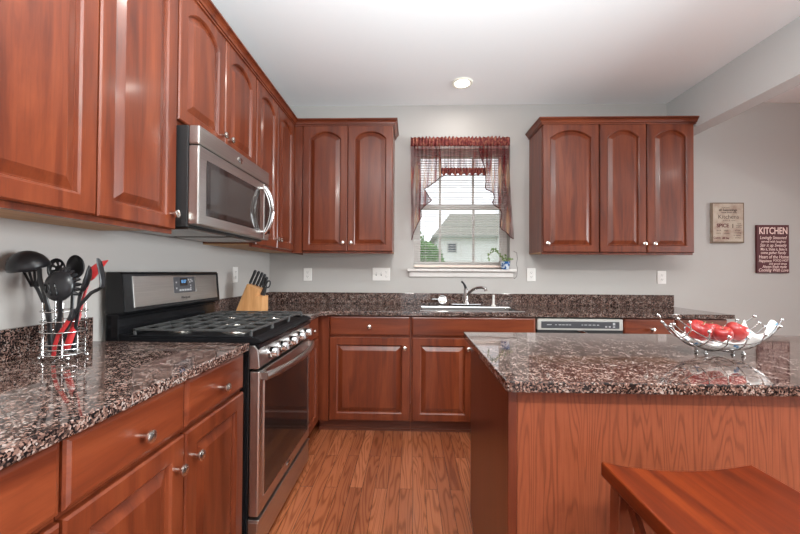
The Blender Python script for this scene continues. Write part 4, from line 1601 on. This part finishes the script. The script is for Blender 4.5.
# bent black turner
b0 = BASE(0.0, -0.035)
c = thing('bent_turner', 'black turner with a flat bent blade standing rightmost over the caddy', 'turner', b0, GU)
Y_ = -2.20
handle(c, [at(60, 350, Y_), at(63, 335, Y_), at(70, 322, Y_), at(80, 305, Y_), at(91, 293, Y_), at(99, 289, Y_)], 0.006)
mb = MB()
mb.tube([at(98.5, 289.5, Y_), at(102.3, 287, Y_), at(103, 282, Y_), at(101, 270, Y_), at(99.3, 262, Y_), at(97.8, 258.5, Y_)], [0.008, 0.012, 0.0125, 0.0125, 0.012, 0.007], 12, flat=(0.95, 0.28))
mb.build('blade', M_nylon, c, smooth='auto')

# ---- fruit basket
FX, FY, FZ = 2.436, -1.975, 0.9145
c = thing('fruit_basket', 'boat shaped chrome wire fruit basket with ball tips on the island', 'fruit basket', (FX, FY, FZ))


def boat(x, v):
    """point of the basket's skin: x along -1..1, v across -1..1"""
    X = FX + 0.178 * x
    half = 0.088 * (1 - 0.42 * abs(x) ** 2.2)
    zb = FZ + 0.016 + 0.084 * abs(x) ** 2.4
    return Vector((X, FY + half * v, zb + 0.036 * abs(v) ** 2.2 * (1 - 0.05 * abs(x) ** 2)))


for v_ in (-1.0, -0.62, -0.22, 0.22, 0.62, 1.0):
    pts = [boat(-1 + 2 * k / 28, v_) for k in range(29)]
    w_ = MB().tube(pts, 0.0021, 8).build('long_wire', M_chrome, c, smooth='auto')
    for e_ in (pts[0], pts[-1]):
        MB().ball(e_, 0.0056).build('ball_tip', M_chrome, w_, smooth=True)
for x_ in (-0.80, -0.52, -0.22, 0.10, 0.42, 0.72):
    pts = []
    for k in range(21):
        vv = -1 + 2 * k / 20
        p = boat(x_, vv * 1.0)
        pts.append(p + Vector((0, 0, -0.004)))
    e0, e1 = boat(x_, -1), boat(x_, 1)
    tl = Vector((0.018 * x_, -0.012, 0.026))
    pts = [e0 + tl] + pts + [e1 + Vector((tl.x, -tl.y, tl.z))]
    w_ = MB().tube(pts, 0.0021, 8).build('cross_rib', M_chrome, c, smooth='auto')
    for e_ in (pts[0], pts[-1]):
        MB().ball(e_, 0.0058).build('ball_tip', M_chrome, w_, smooth=True)
for fx in (-0.060, 0.072):
    for fy in (-0.022, 0.022):
        mb = MB()
        mb.ball((FX + fx, FY + fy, FZ + 0.0062), 0.0062)
        mb.tube([(FX + fx, FY + fy, FZ + 0.006), (FX + fx, FY + fy, FZ + 0.018)], 0.003, 8)
        mb.build('foot', M_chrome, c, smooth=True)
# napkin lining the basket
mb = MB()
rows = []
for i in range(31):
    u_ = i / 30
    x_ = -0.66 + 1.48 * u_
    row = []
    for k in range(25):
        v_ = -1 + 2 * k / 24
        vv = v_ * ((0.5 + 0.55 * min(1, u_ * 1.25) if v_ < 0 else 0.9) + 0.05 * math.sin(i * 0.9 + (2 if v_ > 0 else 0)))
        p = boat(x_, vv)
        p.z += 0.006 + 0.003 * math.sin(i * 1.3 + k * 0.7) + (0.026 * u_ * max(0, abs(v_) - 0.6) / 0.4) * (1 + math.sin(i * 0.8 + v_))
        p.y *= 1.0
        row.append(p)
    rows.append(row)
mb.grid(rows)
o = mb.build('paper_napkin', M_cloth, None, smooth=True, solid=0.0012, origin=(FX, FY, FZ + 0.03))
tag(o, 'white paper napkin with blue print lining the fruit basket', 'napkin')

APROF = [(0.0, 0.010), (0.006, 0.004), (0.015, 0.0015), (0.026, 0.007), (0.036, 0.022), (0.0395, 0.040), (0.036, 0.057), (0.026, 0.067), (0.014, 0.069), (0.006, 0.064), (0.0, 0.058)]
for (ax, ay, az, sc, rx, ry, lab) in (
        (698.0, 331.0, -1.985, 1.02, 0.5, 0.2, 'large red apple at the left end of the wire basket'),
        (712.0, 332.5, -1.955, 0.90, -0.3, 0.2, 'red apple just right of the large left one in the basket'),
        (723.0, 334.5, -2.000, 0.76, 0.3, -0.3, 'small low red apple at the front middle of the basket'),
        (736.0, 331.5, -1.950, 0.92, 0.2, 0.4, 'red apple at the right, half behind the napkin in the basket')):
    q_ = at(ax, ay, az)
    ax, ay, az = q_.x, q_.y, q_.z - FZ - 0.035 * sc
    cpos = Vector((ax, ay, FZ + az))
    R_ = Matrix.Rotation(rx, 4, 'X') @ Matrix.Rotation(ry, 4, 'Y')
    Mx = Matrix.Translation(cpos + Vector((0, 0, 0.035 * sc))) @ R_ @ Matrix.Translation((0, 0, -0.035 * sc)) @ Matrix.Scale(sc, 4)
    c = thing('red_apple', lab, 'apple', cpos, 'apples in the wire basket')
    MB(Mx).lathe(APROF, (0, 0, 0), seg=28, cap=False).build('fruit', M_apple, c, smooth=True, subsurf=1)
    MB(Mx).tube([(0, 0, 0.057), (0.001, 0, 0.068), (0.004, 0, 0.078)], [0.0018, 0.0014, 0.0018], 6).build('stem', M_stem, c, smooth=True)

# ---- stool
c = thing('saddle_stool', 'reddish brown wooden saddle seat bar stool in front of the island', 'stool', (1.97, -2.62, 0))
X0, X1, Y0, Y1, ZS = 1.788, 2.152, -2.84, -2.418, 0.742
mb = MB()


def szt(u):
    return ZS - 0.020 * (1 - (2 * u - 1) ** 2)


rows_t, rows_b = [], []
n_ = 24
Tp = [[mb.v((X0 + (X1 - X0) * i / n_, y, szt(i / n_))) for i in range(n_ + 1)] for y in (Y0, Y1)]
Bt = [[mb.v((X0 + (X1 - X0) * i / n_, y, szt(i / n_) - 0.036)) for i in range(n_ + 1)] for y in (Y0, Y1)]
for i in range(n_):
    mb.face([Tp[0][i], Tp[0][i + 1], Tp[1][i + 1], Tp[1][i]])
    mb.face([Bt[0][i + 1], Bt[0][i], Bt[1][i], Bt[1][i + 1]])
    mb.face([Bt[0][i], Bt[0][i + 1], Tp[0][i + 1], Tp[0][i]])
    mb.face([Bt[1][i + 1], Bt[1][i], Tp[1][i], Tp[1][i + 1]])
for i in (0, n_):
    mb.face([Bt[0][i], Tp[0][i], Tp[1][i], Bt[1][i]])
mb.build('seat', M_stool, c, smooth='auto', bevel=0.004)
M_stoolv = wood('stool_leg_wood', 'z', s2l(80, 32, 18), s2l(96, 41, 22), s2l(110, 50, 27), 0.28, 0.4)
lx0, lx1, ly0, ly1 = X0 + 0.034, X1 - 0.034, Y0 + 0.04, Y1 - 0.034
for (lx, ly, sx_, sy_) in ((lx0, ly0, -1, -1), (lx0, ly1, -1, 1), (lx1, ly0, 1, -1), (lx1, ly1, 1, 1)):
    mb = MB()
    q = 0.019
    A = [mb.v((lx + a, ly + b, 0.703)) for a, b in ((-q, -q), (q, -q), (q, q), (-q, q))]
    B = [mb.v((lx + sx_ * 0.012 + a, ly + sy_ * 0.012 + b, 0.0)) for a, b in ((-q, -q), (q, -q), (q, q), (-q, q))]
    mb.face(A)
    mb.face(B[::-1])
    mb.bridge(A, B)
    mb.build('leg', M_stoolv, c, bevel=0.003)
for xx in (lx0, lx1):
    mb = MB()
    for (ya, yb) in ((ly1 - 0.026, ly0 + 0.026), (ly0 + 0.026, ly1 - 0.026)):
        a, b = Vector((xx, ya, 0.672)), Vector((xx, yb, 0.30))
        d = (b - a).normalized()
        nrm = Vector((0, -d.z, d.y))
        oo = 0.006 if ya > yb else -0.006
        V8 = []
        for pp in (a, b):
            for sgn in (-1, 1):
                for xo in (-0.0055, 0.0055):
                    V8.append(mb.v(pp + nrm * 0.013 * sgn + Vector((xo + oo, 0, 0))))
        for f in ((0, 1, 3, 2), (4, 6, 7, 5), (0, 4, 5, 1), (2, 3, 7, 6), (0, 2, 6, 4), (1, 5, 7, 3)):
            mb.face([V8[i] for i in f])
    mb.build('cross_brace', M_stoolv, c)
    MB().box(xx - 0.010, xx + 0.010, ly0 + 0.028, ly1 - 0.028, 0.19, 0.225).build('stretcher', M_stoolv, c, bevel=0.002)
for yy in (ly0, ly1):
    MB().box(lx0 + 0.026, lx1 - 0.026, yy - 0.010, yy + 0.010, 0.640, 0.683).build('apron_rail', M_stoolv, c, bevel=0.002)
    MB().box(lx0 + 0.028, lx1 - 0.028, yy - 0.010, yy + 0.010, 0.26, 0.295).build('stretcher', M_stoolv, c, bevel=0.002)

# ------------------------------------------------------------------ outdoors
M_grass = mat('lawn', s2l(96, 124, 70), 0.9)
struct(MB().box(-40, 60, 0.6, 70, -0.65, -0.6).build('ground', M_grass))
M_siding = mat('white_siding', s2l(232, 232, 230), 0.7)
M_shingle = mat('grey_shingle', s2l(150, 150, 140), 0.8)
t = NT(M_shingle)
n = t.noise(t.coord((1, 1, 1), rand=False), 12, 3)
r = t.ramp(n.outputs[0], [(0.3, s2l(132, 132, 124)), (0.7, s2l(166, 166, 154))])
t.link(r.outputs[0], t.p.inputs['Base Color'])
HY = 18
c = thing('neighbor_house', 'white house with grey shingle roof seen through the kitchen window', 'house', (7, HY + 4, -0.6))
MB().box(2.95, 14, HY + 0.4, HY + 8, -0.6, 3.38).build('walls', M_siding, c)
mb = MB()
mb.b.clear()
ea = [(2.6, HY, 3.36), (14.4, HY, 3.36), (14.4, HY + 8.4, 3.36), (2.6, HY + 8.4, 3.36)]
E_ = [mb.v(p) for p in ea]
Rg = [mb.v((4.0, HY + 4.2, 5.25)), mb.v((13.0, HY + 4.2, 5.45))]
mb.face([E_[0], E_[1], Rg[1], Rg[0]])
mb.face([E_[2], E_[3], Rg[0], Rg[1]])
mb.face([E_[1], E_[2], Rg[1]])
mb.face([E_[3], E_[0], Rg[0]])
mb.face(E_[::-1])
mb.build('roof', M_shingle, c)
MB().box(2.55, 14.45, HY - 0.06, HY - 0.002, 3.24, 3.38).build('gutter', mat('gutter', s2l(160, 164, 158), 0.5), c)
for wx in (3.75, 7.2):
    f_ = MB().box(wx - 0.3, wx + 0.3, HY + 0.34, HY + 0.399, 2.35, 2.95).build('house_window', mat('house_window_frame', s2l(190, 190, 188), 0.6), c)
    MB().box(wx - 0.22, wx + 0.22, HY + 0.32, HY + 0.339, 2.42, 2.88).build('window_pane', mat('house_pane', s2l(84, 92, 96), 0.2), f_)
M_bush = mat('tree_leaves', s2l(86, 134, 58), 0.8)
M_bark = mat('tree_bark', s2l(92, 76, 60), 0.9)
for k, (tx, ty, top, rad, lab) in enumerate(((1.1, 20.5, 3.7, 1.3, 'leafy green tree left of the white house outside the window'), (1.25, 25.5, 4.9, 1.3, 'taller leafy green tree standing behind the others outside the window'),
                                             (2.05, 13.5, 2.6, 0.75, 'lower green bush like tree in front of the white house'))):
    c = thing('tree', lab, 'tree', (tx, ty, -0.6), 'trees outside the kitchen window')
    MB().cyl((tx, ty, -0.6), (tx, ty, top - rad), 0.14, 0.08, 10).build('trunk', M_bark, c)
    mb = MB()
    cz = (top + 0.6) / 2
    for q in range(1500):
        d = Vector((random.gauss(0, 1), random.gauss(0, 1), random.gauss(0, 1))).normalized() * random.uniform(0.55, 1.0)
        p = Vector((tx + d.x * rad, ty + d.y * rad, cz + d.z * (top - cz)))
        u = Vector((random.gauss(0, 1), random.gauss(0, 1), random.gauss(0, 1))).normalized() * 0.17
        w_ = u.orthogonal().normalized() * 0.10
        mb.face([mb.v(p - u), mb.v(p + w_), mb.v(p + u), mb.v(p - w_)])
    mb.build('foliage', M_bush, c)
